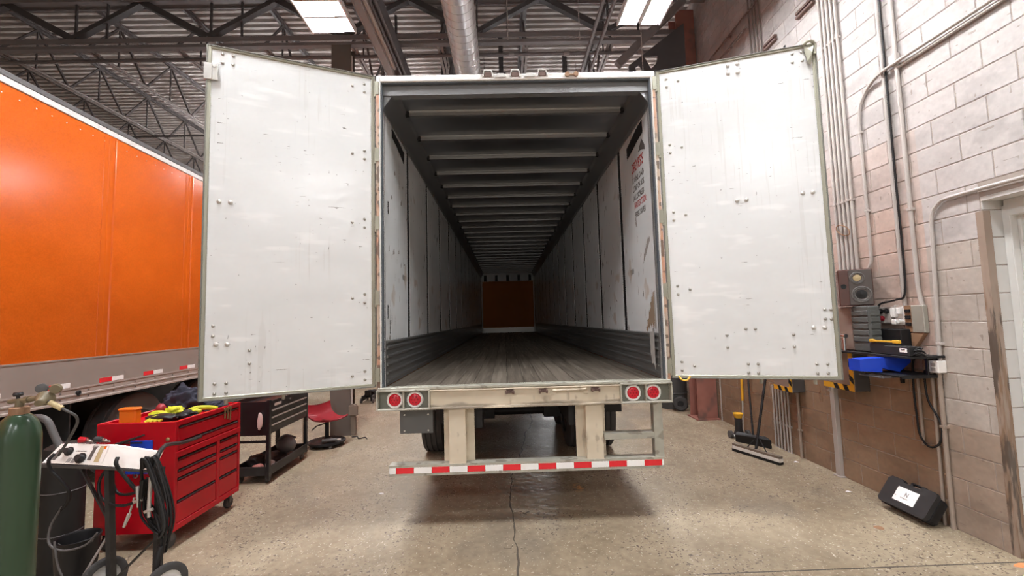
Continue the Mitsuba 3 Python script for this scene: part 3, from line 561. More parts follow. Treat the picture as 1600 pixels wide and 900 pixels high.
# rear sill, lamp boxes
def sill_box(x0, x1):
    k = part(tr, 'lamp_box', cat(bx(x0, x1, 3.775, 3.84, 1.168, 1.184, 0.003), bx(x0, x1, 3.775, 3.84, 1.008, 1.022, 0.003), bx(x0, x0 + 0.012, 3.775, 3.84, 1.01, 1.18), bx(x1 - 0.012, x1, 3.775, 3.84, 1.01, 1.18),
             bx((x0 + x1) / 2 - 0.006, (x0 + x1) / 2 + 0.006, 3.785, 3.84, 1.01, 1.18)), 'm_galv')
    part(k, 'back_plate', bx(x0, x1, 3.835, 3.845, 1.015, 1.175), 'm_galv_dark'); return k
for x0, x1, xs in ((-1.127, -0.668, (-0.978, -0.803)), (0.985, 1.440, (1.106, 1.283))):
    k = sill_box(x0, x1)
    for x in xs:
        c = (x, 3.835, 1.093)
        part(k, 'lamp_ring', lathe([(0.050, 0.0), (0.070, 0.0), (0.073, 0.012), (0.066, 0.022), (0.050, 0.020)], c, (0, -1, 0), 28), 'm_white', smooth=40)
        part(k, 'tail_lamp', lathe([(0.053, 0.0), (0.053, 0.020), (0.048, 0.027), (0.03, 0.031), (0.0, 0.032)], c, (0, -1, 0), 28), 'm_lens_red', smooth=50)
        part(k, 'lens_ring', cat([cyl((x + r_ * math.cos(a_), 3.806, 1.093 + r_ * math.sin(a_)), (x + r_ * math.cos(a_), 3.803, 1.093 + r_ * math.sin(a_)), 0.007, n=8) for r_, n_ in ((0.0, 1), (0.026, 6)) for a_ in [q * 2 * PI / n_ for q in range(n_)]]), 'm_lens_dark')
sl = part(tr, 'rear_sill', cat(bx(-0.668, 0.985, 3.80, 3.835, 1.025, 1.168, 0.003), bx(-0.668, 0.985, 3.775, 3.84, 1.008, 1.027, 0.003), bx(XL + 0.01, XR - 0.01, 3.84, 3.92, 1.01, 1.17)), 'm_cream')
part(sl, 'top_lip', bx(-0.668, 0.985, 3.778, 3.81, 1.162, 1.174, 0.003), 'm_cream')
for x in (0.025, 0.315, 0.770):
    part(sl, 'latch_keeper', cat(bx(x - 0.032, x + 0.032, 3.79, 3.80, 1.125, 1.158), bx(x - 0.038, x - 0.020, 3.768, 3.80, 1.12, 1.15, 0.004), bx(x + 0.020, x + 0.038, 3.768, 3.80, 1.12, 1.15, 0.004), cyl((x - 0.012, 3.78, 1.137), (x - 0.012, 3.80, 1.137), 0.009, n=8), cyl((x + 0.012, 3.78, 1.137), (x + 0.012, 3.80, 1.137), 0.009, n=8)), 'm_brown_steel')
part(sl, 'grab_handle', cat(tube([(0.40, 3.80, 1.145), (0.40, 3.765, 1.145), (0.41, 3.755, 1.145), (0.675, 3.755, 1.148), (0.685, 3.765, 1.148), (0.685, 3.80, 1.148)], 0.009, 8), bx(0.375, 0.425, 3.793, 3.80, 1.105, 1.165, 0.003), bx(0.665, 0.71, 3.793, 3.80, 1.105, 1.165, 0.003)), 'm_cream', smooth=40)

# rear doors
DW, DZ0, DZ1 = 1.2856, 1.211, 4.027
BOLTS_HINGE = [(u, z) for z in (3.905, 3.28, 2.655, 1.985, 1.315) for u, z in ((0.192, z), (0.090, z + 0.036), (0.090, z - 0.039))]
BOLTS_L = BOLTS_HINGE + [(1.181, 3.973), (1.106, 3.973), (1.179, 3.899), (1.107, 3.899), (1.202, 1.775), (1.202, 1.697), (0.957, 1.577), (0.956, 1.474), (1.184, 1.333), (1.108, 1.331), (1.184, 1.258), (1.108, 1.258)]
BIG_L = [(1.182, 2.755), (1.106, 2.755), (1.181, 1.632), (1.107, 1.630)]
BOLTS_R = BOLTS_HINGE + [(1.114, 3.967), (1.183, 3.97), (1.11, 3.893), (1.184, 3.893), (0.465, 1.577), (0.464, 1.474), (0.966, 1.574), (0.966, 1.475), (1.201, 1.774), (1.244, 1.772), (1.20, 1.697), (1.243, 1.695), (0.615, 1.333), (0.689, 1.333), (0.613, 1.259), (0.688, 1.257), (1.116, 1.334), (1.191, 1.333), (1.116, 1.258), (1.19, 1.259), (0.614, 1.628), (0.687, 1.627)]
BIG_R = [(0.611, 3.966), (0.688, 3.968), (0.61, 3.892), (0.686, 3.888), (1.111, 2.751), (1.183, 2.75), (0.614, 2.74), (0.686, 2.74), (1.113, 1.628), (1.191, 1.627)]
def rear_door(s, hx, ang, bolts, big, label):
    # local axes: u from the hinge to the free edge, v away from the inner face, z up
    M = mat4((s * math.cos(ang), -math.sin(ang), 0), (s * math.sin(ang), math.cos(ang), 0), (0, 0, 1), (hx, 3.8325, 0)); L = lambda m: xf(m, M)
    d = part(tr, 'rear_door', L(bx(0.028, DW - 0.026, 0.0, 0.028, DZ0 + 0.022, DZ1 - 0.022, 0.003)), 'm_door', label=label)
    e = 0.032
    part(d, 'edge_frame', L(cat(bx(0.0, e, -0.012, 0.04, DZ0, DZ1, 0.006), bx(DW - e, DW, -0.012, 0.04, DZ0, DZ1, 0.006), bx(e * 0.5, DW - e * 0.5, -0.010, 0.04, DZ0, DZ0 + e * 0.85, 0.006), bx(e * 0.5, DW - e * 0.5, -0.010, 0.04, DZ1 - e * 0.8, DZ1, 0.006))), 'm_alu_door')
    part(d, 'gasket', L(cat(bx(-0.004, 0.007, -0.017, -0.004, DZ0, DZ1, 0.004), bx(DW - 0.009, DW + 0.003, -0.017, -0.004, DZ0, DZ1, 0.004), bx(0, DW, -0.017, -0.004, DZ0 - 0.003, DZ0 + 0.006, 0.003), bx(0, DW, -0.017, -0.004, DZ1 - 0.006, DZ1 + 0.003, 0.003))), 'm_door_seal')
    small = lathe([(0.013, 0.0), (0.012, 0.004), (0.007, 0.009), (0.0, 0.010)], (0, 0, 0), (0, -1, 0), 10)
    large = lathe([(0.018, 0.0), (0.017, 0.005), (0.010, 0.010), (0.0, 0.012)], (0, 0, 0), (0, -1, 0), 12)
    for u, z in bolts: mm = small.copy(); mm.vertices = mm.vertices + [u, 0, z]; part(d, 'bolt', L(mm), 'm_bolt', smooth=50)
    for u, z in big: mm = large.copy(); mm.vertices = mm.vertices + [u, 0, z]; part(d, 'bolt', L(mm), 'm_alu', smooth=50)
    for z in (3.905, 3.28, 2.655, 1.985, 1.315):
        part(tr, 'door_hinge', cat(cyl((hx - s * 0.012, 3.815, z - 0.07), (hx - s * 0.012, 3.815, z + 0.07), 0.011, n=10), bx(hx - s * 0.046, hx - s * 0.012, 3.797, 3.807, z - 0.06, z + 0.06), cyl((hx - s * 0.012, 3.815, z - 0.08), (hx - s * 0.012, 3.815, z - 0.065), 0.016, n=10)), 'm_alu_door', smooth=40)
    for z in (3.905, 3.28, 2.655, 1.985, 1.315):
        part(d, 'strap', L(bx(0.004, 0.30, 0.04, 0.052, z - 0.05, z + 0.05)), 'm_alu_door')
    for z0 in (1.9,):
        part(d, 'lock_rod', L(cat(cyl((0.72, 0.075, DZ0 - 0.05), (0.72, 0.075, DZ1 + 0.03), 0.014), cyl((1.12, 0.075, DZ0 - 0.05), (1.12, 0.075, DZ1 + 0.03), 0.014))), 'm_galv', smooth=40)
    return d, L
dl, LL = rear_door(-1, -1.1455, 0.3968, BOLTS_L, BIG_L, 'left rear door')
part(dl, 'latch_plate', LL(cat(bx(1.205, 1.300, -0.024, -0.016, 3.735, 3.872, 0.003), bx(1.205, 1.213, -0.036, -0.010, 3.735, 3.872, 0.003), bx(1.243, 1.250, -0.034, -0.022, 3.740, 3.866, 0.003), bx(1.292, 1.300, -0.024, 0.05, 3.74, 3.868), cyl((1.228, -0.03, 3.85), (1.228, -0.02, 3.85), 0.010))), 'm_alu', label='bright folded steel plate')
dr_, LR = rear_door(1, 1.4615, 0.3085, BOLTS_R, BIG_R, 'right rear door')
part(dr_, 'bent_corner', LR(cat(hull([(1.19, -0.015, 4.025), (1.27, -0.03, 4.02), (1.245, -0.05, 3.93), (1.20, -0.025, 3.94), (1.21, -0.03, 3.86), (1.235, -0.02, 3.83)]), tube([(1.19, -0.02, 4.02), (1.23, -0.05, 4.03), (1.275, -0.03, 4.0), (1.265, -0.03, 3.92)], 0.012, 8, 4))), 'm_alu_door', label='torn and bent corner seal')
part(dr_, 'corner_hook', LR(cat(tube([(0.06, -0.01, 1.225), (0.08, -0.035, 1.20), (0.12, -0.035, 1.195), (0.15, -0.01, 1.225)], 0.008, 8, 4))), 'm_yellow')
part(dr_, 'top_peg', LR(cat(bx(1.06, 1.07, 0.0, 0.03, 4.02, 4.06), bx(0.595, 0.63, 0.0, 0.03, 4.02, 4.035))), 'm_black')

# under-ride guard
gd = part(tr, 'rear_bumper', cat(bx(-1.026, 1.340, 3.795, 3.805, 0.453, 0.543), bx(-1.026, 1.340, 3.795, 3.90, 0.533, 0.543), bx(-1.026, 1.340, 3.795, 3.90, 0.453, 0.463), bx(-1.026, -1.02, 3.795, 3.9, 0.453, 0.543), bx(1.334, 1.340, 3.795, 3.9, 0.453, 0.543)), 'm_galv')
xs = [-1.024, -0.966]
for q in range(8): xs += [-0.966 + 0.305 * q + 0.1525, -0.966 + 0.305 * (q + 1)]
xs[-1] = 1.337
for q in range(len(xs) - 1):
    part(gd, 'reflective_tape', bx(xs[q] + 0.001, xs[q + 1] - 0.001, 3.7925, 3.795, 0.475, 0.524), 'm_white_tape' if q % 2 == 0 else 'm_red_tape')
for x0, x1, x2, x3 in ((-0.564, -0.509, -0.367, -0.295), (0.602, 0.679, 0.824, 0.863)):
    part(gd, 'upright', cat(bx(x1, x2, 3.80, 3.81, 0.54, 1.01), bx(x1, x1 + 0.01, 3.80, 3.90, 0.54, 1.01), bx(x2 - 0.01, x2, 3.80, 3.90, 0.54, 1.01), bx(x0, x1 + 0.01, 3.885, 3.897, 0.54, 1.01), bx(x2 - 0.01, x3, 3.885, 3.897, 0.54, 1.01)), 'm_cream')
part(gd, 'step_post', cat(bx(1.272, 1.350, 3.805, 3.815, 0.54, 1.01), bx(1.272, 1.28, 3.805, 3.88, 0.54, 1.01)), 'm_galv')
part(gd, 'step', cat(bx(0.835, 1.285, 3.81, 3.82, 0.700, 0.752), bx(0.835, 1.285, 3.81, 3.90, 0.744, 0.752)), 'm_galv')
fl = part(tr, 'mud_flap_bracket', bx(-0.962, -0.668, 3.93, 3.945, 0.775, 0.99, 0.002), 'm_flap')
part(fl, 'rivet', cat([cyl((x, 3.922, z), (x, 3.932, z), 0.008, n=8) for x in (-0.92, -0.71) for z in (0.94, 0.80)]), 'm_alu')
part(tr, 'mud_flap', bx(-0.80, -0.30, 5.2, 5.215, 0.56, 0.98), 'm_black'); part(tr, 'mud_flap', bx(0.68, 1.38, 5.28, 5.295, 0.62, 0.98), 'm_black')

# running gear
part(tr, 'frame_rail', bx(-0.33, -0.23, 3.95, 12.0, 0.80, 1.02), 'm_black'); part(tr, 'frame_rail', bx(0.55, 0.65, 3.95, 12.0, 0.80, 1.02), 'm_black')
for q, y in enumerate(np.arange(4.2, 19.8, 0.61)): part(tr, 'cross_member', cat(bx(XL + 0.03, XR - 0.03, y, y + 0.06, 1.0, 1.012), bx(XL + 0.03, XR - 0.03, y + 0.027, y + 0.033, 1.0, 1.14)), 'm_black')
part(tr, 'underside', bx(XL + 0.02, XR - 0.02, 3.93, FY, 1.125, 1.15), 'm_black')
rnd = random.Random(2)
for y in (6.12, 7.42):
    part(tr, 'axle', cat(cyl((-1.05, y, 0.51), (1.36, y, 0.51), 0.065, n=14), bx(-0.40, -0.18, y - 0.1, y + 0.1, 0.42, 0.85), bx(0.50, 0.72, y - 0.1, y + 0.1, 0.42, 0.85), cyl((0.05, y - 0.22, 0.66), (0.05, y - 0.1, 0.72), 0.08), cyl((0.30, y - 0.22, 0.66), (0.30, y - 0.1, 0.72), 0.08)), 'm_black', smooth=40)
    for x in (-1.13, -0.80, 0.785, 1.115):
        prof = [(0.30, 0.0), (0.42, 0.0), (0.475, 0.015), (0.495, 0.03)]
        for g0 in (0.075, 0.14, 0.205): prof += [(0.50, g0 - 0.01), (0.486, g0 - 0.006), (0.486, g0 + 0.006), (0.50, g0 + 0.01)]
        prof += [(0.495, 0.27), (0.475, 0.285), (0.42, 0.30), (0.30, 0.30), (0.30, 0.0)]
        k = part(tr, 'tire', lathe(prof, (x, y, 0.50), (1, 0, 0), 40), 'm_rubber', smooth=35)
        part(k, 'rim', lathe([(0.30, 0.03), (0.27, 0.06), (0.16, 0.10), (0.15, 0.2), (0.27, 0.24), (0.30, 0.27)], (x, y, 0.50), (1, 0, 0), 24), 'm_dark_grey', smooth=40)
part(tr, 'landing_leg', cat(bx(-0.75, -0.63, 16.2, 16.32, 0.02, 1.0), bx(-0.84, -0.54, 16.1, 16.42, 0.0, 0.03)), 'm_black'); part(tr, 'landing_leg', cat(bx(0.95, 1.07, 16.2, 16.32, 0.02, 1.0), bx(0.86, 1.16, 16.1, 16.42, 0.0, 0.03)), 'm_black')

# ------------------------------------------------------------------ the parked orange trailer
ORG = math.degrees(math.atan(0.0511))
OM = lambda m: rz(xf(m, mat4((1, 0, 0), (0, 1, 0), (0, 0, 1), (-4.2194, 0, 0))), ORG, (-4.2194, 0, 0))
ot = thing('parked_trailer', 'orange box trailer standing on the left side of the hall', 'trailer')
OZ0, OZ1 = 1.485, 3.985
edges = [-3.1, -1.77, -0.44, 0.90, 2.23, 3.57, 4.905, 6.235, 7.57, 8.9, 10.23, 11.5]
for a, b in zip(edges[:-1], edges[1:]):
    sp_ = part(ot, 'side_panel', OM(bx(-0.02, 0.0, a, b, OZ0, OZ1)), 'm_orange')
    if b < 11.4:
        part(sp_, 'seam_cover', OM(prism([(0.0, b - 0.11), (0.004, b - 0.108), (0.004, b - 0.055), (0.010, b - 0.045), (0.010, b - 0.015), (0.005, b - 0.008), (0.005, b + 0.02), (0.016, b + 0.026), (0.021, b + 0.033), (0.016, b + 0.040), (0.0, b + 0.046)], 'z', OZ0, OZ1)), 'm_orange_gloss', smooth=25)
part(ot, 'rivet', OM(cat([lathe([(0.007, 0.0), (0.005, 0.003), (0.0, 0.004)], (0.0, y, 3.90), (1, 0, 0), 6) for y in np.arange(-3, 11.4, 0.15)])), 'm_white', kind='stuff')
part(ot, 'top_rail', OM(cat(bx(-0.03, 0.012, -3.1, 11.5, OZ1 + 0.004, 4.052, 0.004))), 'm_rail_top')
part(ot, 'roof_edge', OM(cat(bx(-2.58, 0.016, -3.1, 11.5, 4.052, 4.085, 0.004), bx(-0.03, 0.004, -3.1, 11.5, 4.085, 4.11))), 'm_dark_grey')
lb = part(ot, 'lower_band', OM(cat(bx(-0.02, 0.010, -3.1, 11.5, 1.185, OZ0, 0.002), bx(-0.02, 0.016, -3.1, 11.5, OZ0 - 0.012, OZ0 + 0.004))), 'm_rail_grey')
part(ot, 'bottom_rail', OM(prism([(0.0, 1.19), (0.018, 1.19), (0.018, 1.175), (0.010, 1.17), (0.010, 1.125), (0.020, 1.12), (0.020, 1.108), (0.010, 1.10), (0.010, 1.065), (0.026, 1.058), (0.026, 1.04), (0.0, 1.04)], 'y', -3.1, 11.5)), 'm_rail_light')
for q in range(-7, 13):
    y0 = 4.826 + 0.635 * q + (0.02 if q == 0 else 0)
    part(lb, 'reflective_tape', OM(bx(0.010, 0.0125, y0, y0 + 0.158, 1.198, 1.246)), 'm_red_tape'); part(lb, 'reflective_tape', OM(bx(0.010, 0.0125, y0 + 0.16, y0 + 0.318, 1.198, 1.246)), 'm_white_tape')
part(ot, 'rail_bolt', OM(cat([cyl((0.01, y, z), (0.017, y, z), 0.007, n=6) for y in np.arange(1.0, 9, 0.31) for z in (1.148, 1.085)])), 'm_dark_grey', kind='stuff')
part(ot, 'side_lamp', OM(lathe([(0.028, 0.0), (0.03, 0.012), (0.02, 0.02), (0.016, 0.014), (0.0, 0.016)], (0.008, 4.60, 1.128), (1, 0, 0), 14)), 'm_black', smooth=40)
part(ot, 'shell', OM(cat(bx(-2.58, -2.56, -3.1, 11.5, 1.04, 4.06), bx(-2.58, 0, -3.1, -3.08, 1.04, 4.06), bx(-2.58, 0, 11.48, 11.5, 1.04, 4.06))), 'm_orange'); part(ot, 'underside', OM(bx(-2.56, -0.03, -3.08, 11.48, 1.06, 1.09)), 'm_black')
for y in (5.60, 6.86):
    for x in (-0.42, -2.42):
        prof = [(0.28, 0.0), (0.42, 0.0), (0.47, 0.02)] + [(0.49, 0.04), (0.49, 0.07), (0.478, 0.075), (0.478, 0.085), (0.49, 0.09), (0.49, 0.21), (0.478, 0.215), (0.478, 0.225), (0.49, 0.23), (0.49, 0.26)] + [(0.47, 0.28), (0.42, 0.30), (0.28, 0.30), (0.28, 0.0)]
        k = part(ot, 'tire', OM(lathe(prof, (x, y, 0.49), (1, 0, 0), 40)), 'm_tire_grey', smooth=35)
        part(k, 'rim', OM(lathe([(0.28, 0.25), (0.25, 0.22), (0.12, 0.2), (0.1, 0.26), (0.0, 0.26)], (x, y, 0.49), (1, 0, 0), 24)), 'm_dark_grey', smooth=40)
    part(ot, 'axle', OM(cyl((-2.2, y, 0.49), (-0.3, y, 0.49), 0.06)), 'm_black')
part(ot, 'bogie_frame', OM(cat(bx(-1.75, -1.65, 3.6, 9.0, 0.5, 1.06), bx(-0.85, -0.75, 3.6, 9.0, 0.5, 1.06))), 'm_black')
part(ot, 'mud_flap', OM(bx(-0.62, -0.08, 4.62, 4.635, 0.30, 1.02)), 'm_charcoal')
part(ot, 'landing_leg', OM(cat(bx(-0.5, -0.38, -1.2, -1.08, 0, 1.05), bx(-2.2, -2.08, -1.2, -1.08, 0, 1.05))), 'm_black')

# ------------------------------------------------------------------ left side of the bay
def blob(c, r, seed, amp=0.25, f=9.0, n=3, flat=None):
    m = trimesh.creation.icosphere(subdivisions=n); v = m.vertices.copy()
    k = 1 + amp * (meshkit.fbm(v * f / 6.0 + seed * 7.3 + 10, 3, seed) - 0.5) * 2
    v = v * k[:, None] * np.asarray(r) + np.asarray(c)
    if flat is not None: v[:, 2] = np.maximum(v[:, 2], flat)
    return trimesh.Trimesh(v, m.faces, process=False)
def caster(parent, x, y, r=0.05, top=0.14, w=0.032, mat='m_rubber'):
    k = part(parent, 'caster', cat(bx(x - 0.03, x + 0.03, y - 0.03, y + 0.03, top - 0.008, top), bx(x - 0.026, x - 0.02, y - 0.02, y + 0.02, r, top - 0.004), bx(x + 0.02, x + 0.026, y - 0.02, y + 0.02, r, top - 0.004)), 'm_dark_grey')
    part(k, 'wheel', lathe([(0.0, -w / 2), (r * 0.5, -w / 2), (r * 0.92, -w / 2), (r, -w / 4), (r, w / 4), (r * 0.92, w / 2), (r * 0.5, w / 2), (0.0, w / 2)], (x, y, r), (1, 0, 0), 18), mat, smooth=40)

# red tool chest
CX0, CX1, CY0, CY1, CZ0, CZ1 = -3.33, -2.695, 3.61, 4.47, 0.14, 1.01
ch = thing('tool_chest', 'red steel roller tool chest with two columns of drawers', 'tool chest')
part(ch, 'body', cat(bx(CX0, CX1 - 0.018, CY0, CY0 + 0.02, CZ0, CZ1, 0.005), bx(CX0, CX1 - 0.018, CY1 - 0.02, CY1, CZ0, CZ1, 0.005), bx(CX0, CX0 + 0.02, CY0, CY1, CZ0, CZ1, 0.005), bx(CX0, CX1 - 0.01, CY0, CY1, CZ0, CZ0 + 0.02), bx(CX0 + 0.01, CX1 - 0.02, CY0 + 0.01, CY1 - 0.01, CZ1 - 0.055, CZ1 - 0.035),
     bx(CX1 - 0.03, CX1, CY0, CY0 + 0.035, CZ0, CZ1, 0.004), bx(CX1 - 0.03, CX1, CY1 - 0.03, CY1, CZ0, CZ1, 0.004), bx(CX1 - 0.03, CX1, CY0, CY1, CZ0, CZ0 + 0.05, 0.004), bx(CX1 - 0.03, CX1 + 0.003, CY0, CY1, 0.715, 0.765, 0.004),
     bx(CX1 - 0.03, CX1, CY0, CY1, CZ1 - 0.04, CZ1, 0.004), bx(CX1 - 0.03, CX1, 4.125, 4.165, CZ0, 0.73, 0.004)), 'm_red_paint')
part(ch, 'drawer_cavity', bx(CX1 - 0.05, CX1 - 0.032, CY0 + 0.02, CY1 - 0.02, CZ0 + 0.03, CZ1 - 0.02), 'm_black')
def drawer(y0, y1, z0, z1):
    k = part(ch, 'drawer', cat(bx(CX1 - 0.025, CX1 - 0.004, y0, y1, z0, z1 - 0.024, 0.003), bx(CX1 - 0.025, CX1 - 0.018, y0, y1, z1 - 0.024, z1)), 'm_red_paint')
    part(k, 'pull', prism([(CX1 - 0.018, z1), (CX1 - 0.004, z1 - 0.004), (CX1 - 0.001, z1 - 0.012), (CX1 - 0.018, z1 - 0.020)], 'y', y0 + 0.005, y1 - 0.005), 'm_charcoal')
drawer(CY0 + 0.04, CY1 - 0.035, 0.772, 0.835); drawer(CY0 + 0.04, CY1 - 0.035, 0.842, 0.962)
for z0, z1 in ((0.195, 0.368), (0.374, 0.545), (0.551, 0.612), (0.618, 0.705)):
    drawer(CY0 + 0.04, 4.120, z0, z1); drawer(4.170, CY1 - 0.035, z0, z1)
part(ch, 'lock', lathe([(0.016, 0), (0.016, 0.006), (0.010, 0.010), (0.0, 0.010)], (-2.755, CY0, 0.872), (0, -1, 0), 14), 'm_brass', smooth=40)
for x in (CX0 + 0.07, CX1 - 0.07):
    for y in (CY0 + 0.06, CY1 - 0.06): caster(ch, x, y, 0.056, 0.142)
TZ = CZ1 - 0.034
k = thing('orange_tub', 'small glossy orange plastic tub on the near end of the red tool chest', 'tub')
part(k, 'shell', cat(bx(-3.195, -3.055, 3.645, 3.715, TZ, 1.105, 0.012), bx(-3.20, -3.05, 3.64, 3.72, 1.098, 1.122, 0.01)), 'm_orange_plastic', smooth=30)
gl = thing('work_gloves', 'bright yellow and black work gloves lying on the red tool chest', 'gloves')
part(gl, 'yellow_cuff', cat(blob((-2.93, 3.90, 1.04), (0.075, 0.05, 0.045), 3, 0.6, 14), blob((-3.02, 3.84, 1.03), (0.085, 0.03, 0.03), 4, 0.3), blob((-2.80, 3.98, 1.02), (0.05, 0.03, 0.025), 31, 0.3)), 'm_hivis', smooth=40)
part(gl, 'black_palm', cat(blob((-2.95, 3.80, 1.01), (0.13, 0.07, 0.035), 5, 0.4, flat=TZ), blob((-2.84, 3.93, 1.0), (0.09, 0.08, 0.045), 6, 0.4, flat=TZ)), 'm_black', smooth=40)
part(gl, 'green_fingers', cat([tube([(-3.02 + 0.03 * q, 3.70 + 0.01 * q, 0.99), (-2.99 + 0.03 * q, 3.76, 1.02), (-2.95 + 0.025 * q, 3.82, 1.02)], 0.014, 7, 4) for q in range(4)]), 'm_hivis', smooth=40)
solo('hi_vis_band', 'yellow-green safety band beside the jacket on the red tool chest', 'safety band', tube([(-2.92, 4.02, 1.0), (-2.86, 4.06, 1.03), (-2.80, 4.12, 1.025), (-2.76, 4.2, 1.0)], 0.022, 8, 5), 'm_hivis', True)
solo('red_pouch', 'small dark red pouch lying behind the gloves on the tool chest', 'pouch', blob((-3.07, 3.93, 1.055), (0.04, 0.035, 0.05), 8, 0.2, flat=TZ), 'm_stool_red', True)
jk = cat(blob((-3.08, 4.25, 1.03), (0.20, 0.13, 0.16), 11, 0.6, 16, 4, flat=TZ + 0.002), blob((-2.88, 4.30, 1.0), (0.14, 0.10, 0.08), 12, 0.5, 16, 4, flat=TZ + 0.002))
solo('jacket', 'dark navy work jacket crumpled on the far end of the red tool chest', 'jacket', jk, 'm_navy', True)
k = thing('magnetic_tray', 'blue plastic tool holder on the near end panel of the red chest', 'tool holder')
part(k, 'tray', cat(bx(-3.05, -2.872, CY0 - 0.012, CY0, 0.62, 0.87, 0.004), bx(-3.05, -2.872, CY0 - 0.05, CY0 - 0.01, 0.62, 0.66, 0.004)), 'm_blue')
solo('screwdriver', 'black and silver screwdriver slanting across the blue tool holder', 'screwdriver', cat(cyl((-3.16, CY0 - 0.03, 0.845), (-3.0, CY0 - 0.025, 0.895), 0.010), cyl((-3.0, CY0 - 0.025, 0.895), (-2.93, CY0 - 0.02, 0.918), 0.006), bx(-3.16, -2.95, CY0 - 0.022, CY0, 0.852, 0.860)), 'm_charcoal', 40)
solo('socket_ring', 'small silver ring hanging at the bottom of the blue tool holder', 'ring', cat(lathe([(0.012, -0.006), (0.02, -0.006), (0.02, 0.006), (0.012, 0.006), (0.012, -0.006)], (-2.985, CY0 - 0.02, 0.60), (0, 1, 0), 14), bx(-2.99, -2.98, CY0 - 0.024, CY0 - 0.012, 0.615, 0.64)), 'm_chrome', 40)
k = thing('key_ring', 'brass keys hanging from the top front edge of the red tool chest', 'keys')
for q, y in enumerate((4.22, 4.26, 4.30)): part(k, 'key', cat(bx(CX1 + 0.001, CX1 + 0.006, y - 0.008, y + 0.008, 0.90 - 0.015 * q, 0.99), cyl((CX1 + 0.001, y, 0.985), (CX1 + 0.008, y, 0.985), 0.016, n=10)), 'm_brass')

# black utility cart
UX0, UX1, UY0, UY1 = -3.10, -2.69, 5.0, 5.95
uc = thing('utility_cart', 'black steel service cart with silver-edged drawers and an open lower shelf', 'cart')
for x in (UX0, UX1 - 0.04):
    for y in (UY0, UY1 - 0.04): part(uc, 'post', bx(x, x + 0.04, y, y + 0.04, 0.03 if x > -3 and y < 5.5 else 0.08, 0.93, 0.004), 'm_black_gloss')
part(uc, 'tray', cat(bx(UX0, UX1 - 0.012, UY0 + 0.03, UY1 - 0.03, 0.545, 0.56), bx(UX0, UX0 + 0.012, UY0 + 0.03, UY1 - 0.03, 0.54, 0.92), bx(UX0 + 0.02, UX1 - 0.02, UY0 + 0.01, UY0 + 0.022, 0.535, 0.91), bx(UX0 + 0.02, UX1 - 0.02, UY1 - 0.022, UY1 - 0.01, 0.535, 0.91), bx(UX0 + 0.01, UX1 - 0.03, UY0 + 0.03, UY1 - 0.03, 0.86, 0.872)), 'm_black_gloss')
part(uc, 'fascia', bx(UX1 - 0.02, UX1, UY0 + 0.035, UY1 - 0.035, 0.815, 0.915, 0.003), 'm_black_gloss')
part(uc, 'badge', bx(UX1, UX1 + 0.003, 5.10, 5.25, 0.845, 0.875), 'm_grey_rim')
part(uc, 'lock', cyl((UX1, 5.46, 0.868), (UX1 + 0.006, 5.46, 0.868), 0.011), 'm_chrome')
for z0, z1 in ((0.735, 0.808), (0.65, 0.728), (0.555, 0.643)):
    k = part(uc, 'drawer', bx(UX1 - 0.02, UX1 - 0.002, UY0 + 0.045, UY1 - 0.045, z0, z1 - 0.014, 0.003), 'm_black_gloss')
    part(k, 'handle_strip', bx(UX1 - 0.02, UX1 + 0.006, UY0 + 0.05, UY1 - 0.05, z1 - 0.014, z1, 0.003), 'm_alu')
part(uc, 'lower_shelf', cat(bx(UX0, UX1, UY0 + 0.02, UY1 - 0.02, 0.115, 0.128), bx(UX1 - 0.014, UX1, UY0 + 0.02, UY1 - 0.02, 0.09, 0.19, 0.003), bx(UX0, UX0 + 0.014, UY0 + 0.02, UY1 - 0.02, 0.09, 0.19, 0.003), bx(UX0, UX1, UY0 + 0.01, UY0 + 0.024, 0.09, 0.19, 0.003), bx(UX0, UX1, UY1 - 0.024, UY1 - 0.01, 0.09, 0.19, 0.003)), 'm_charcoal')
part(uc, 'end_bar', bx(UX0, UX1, UY0 + 0.005, UY0 + 0.02, 0.455, 0.48), 'm_black')
for x in (UX0 + 0.05, UX1 - 0.05):
    for y in (UY0 + 0.08, UY1 - 0.06): caster(uc, x, y, 0.045, 0.092, 0.028, 'm_dark_grey')
solo('pale_rag', 'pale pink rag hanging at the near end of the black service cart', 'rag', blob((-2.79, 4.985, 0.70), (0.028, 0.014, 0.10), 21, 0.35), 'm_pale_rag', True)
solo('face_shield', 'dark grey rounded welding helmet on the lower shelf of the black cart', 'welding helmet', cat(blob((-2.80, 5.60, 0.275), (0.115, 0.105, 0.10), 22, 0.06, 4, 4), tube([(-2.90, 5.53, 0.335), (-2.81, 5.60, 0.388), (-2.72, 5.68, 0.335)], 0.013, 8, 5)), 'm_dark_grey', True)
solo('tool_bag', 'black tool bag lying under the welding helmet on the lower cart shelf', 'bag', cat(blob((-2.90, 5.45, 0.15), (0.15, 0.26, 0.045), 23, 0.35, 9, 4, flat=0.130), blob((-2.97, 5.25, 0.18), (0.09, 0.12, 0.09), 26, 0.35, 9, 3, flat=0.130)), 'm_black', True)
solo('grey_rag', 'greyish pink cloth on the lower shelf near the front post of the cart', 'rag', blob((-2.765, 5.17, 0.165), (0.04, 0.08, 0.045), 24, 0.4, 9, 3, flat=0.131), 'm_print_grey', True)
solo('red_rag', 'salmon red cloth at the near end of the lower cart shelf', 'rag', blob((-2.87, 5.10, 0.16), (0.06, 0.05, 0.035), 25, 0.4, 9, 3, flat=0.129), 'm_pink', True)

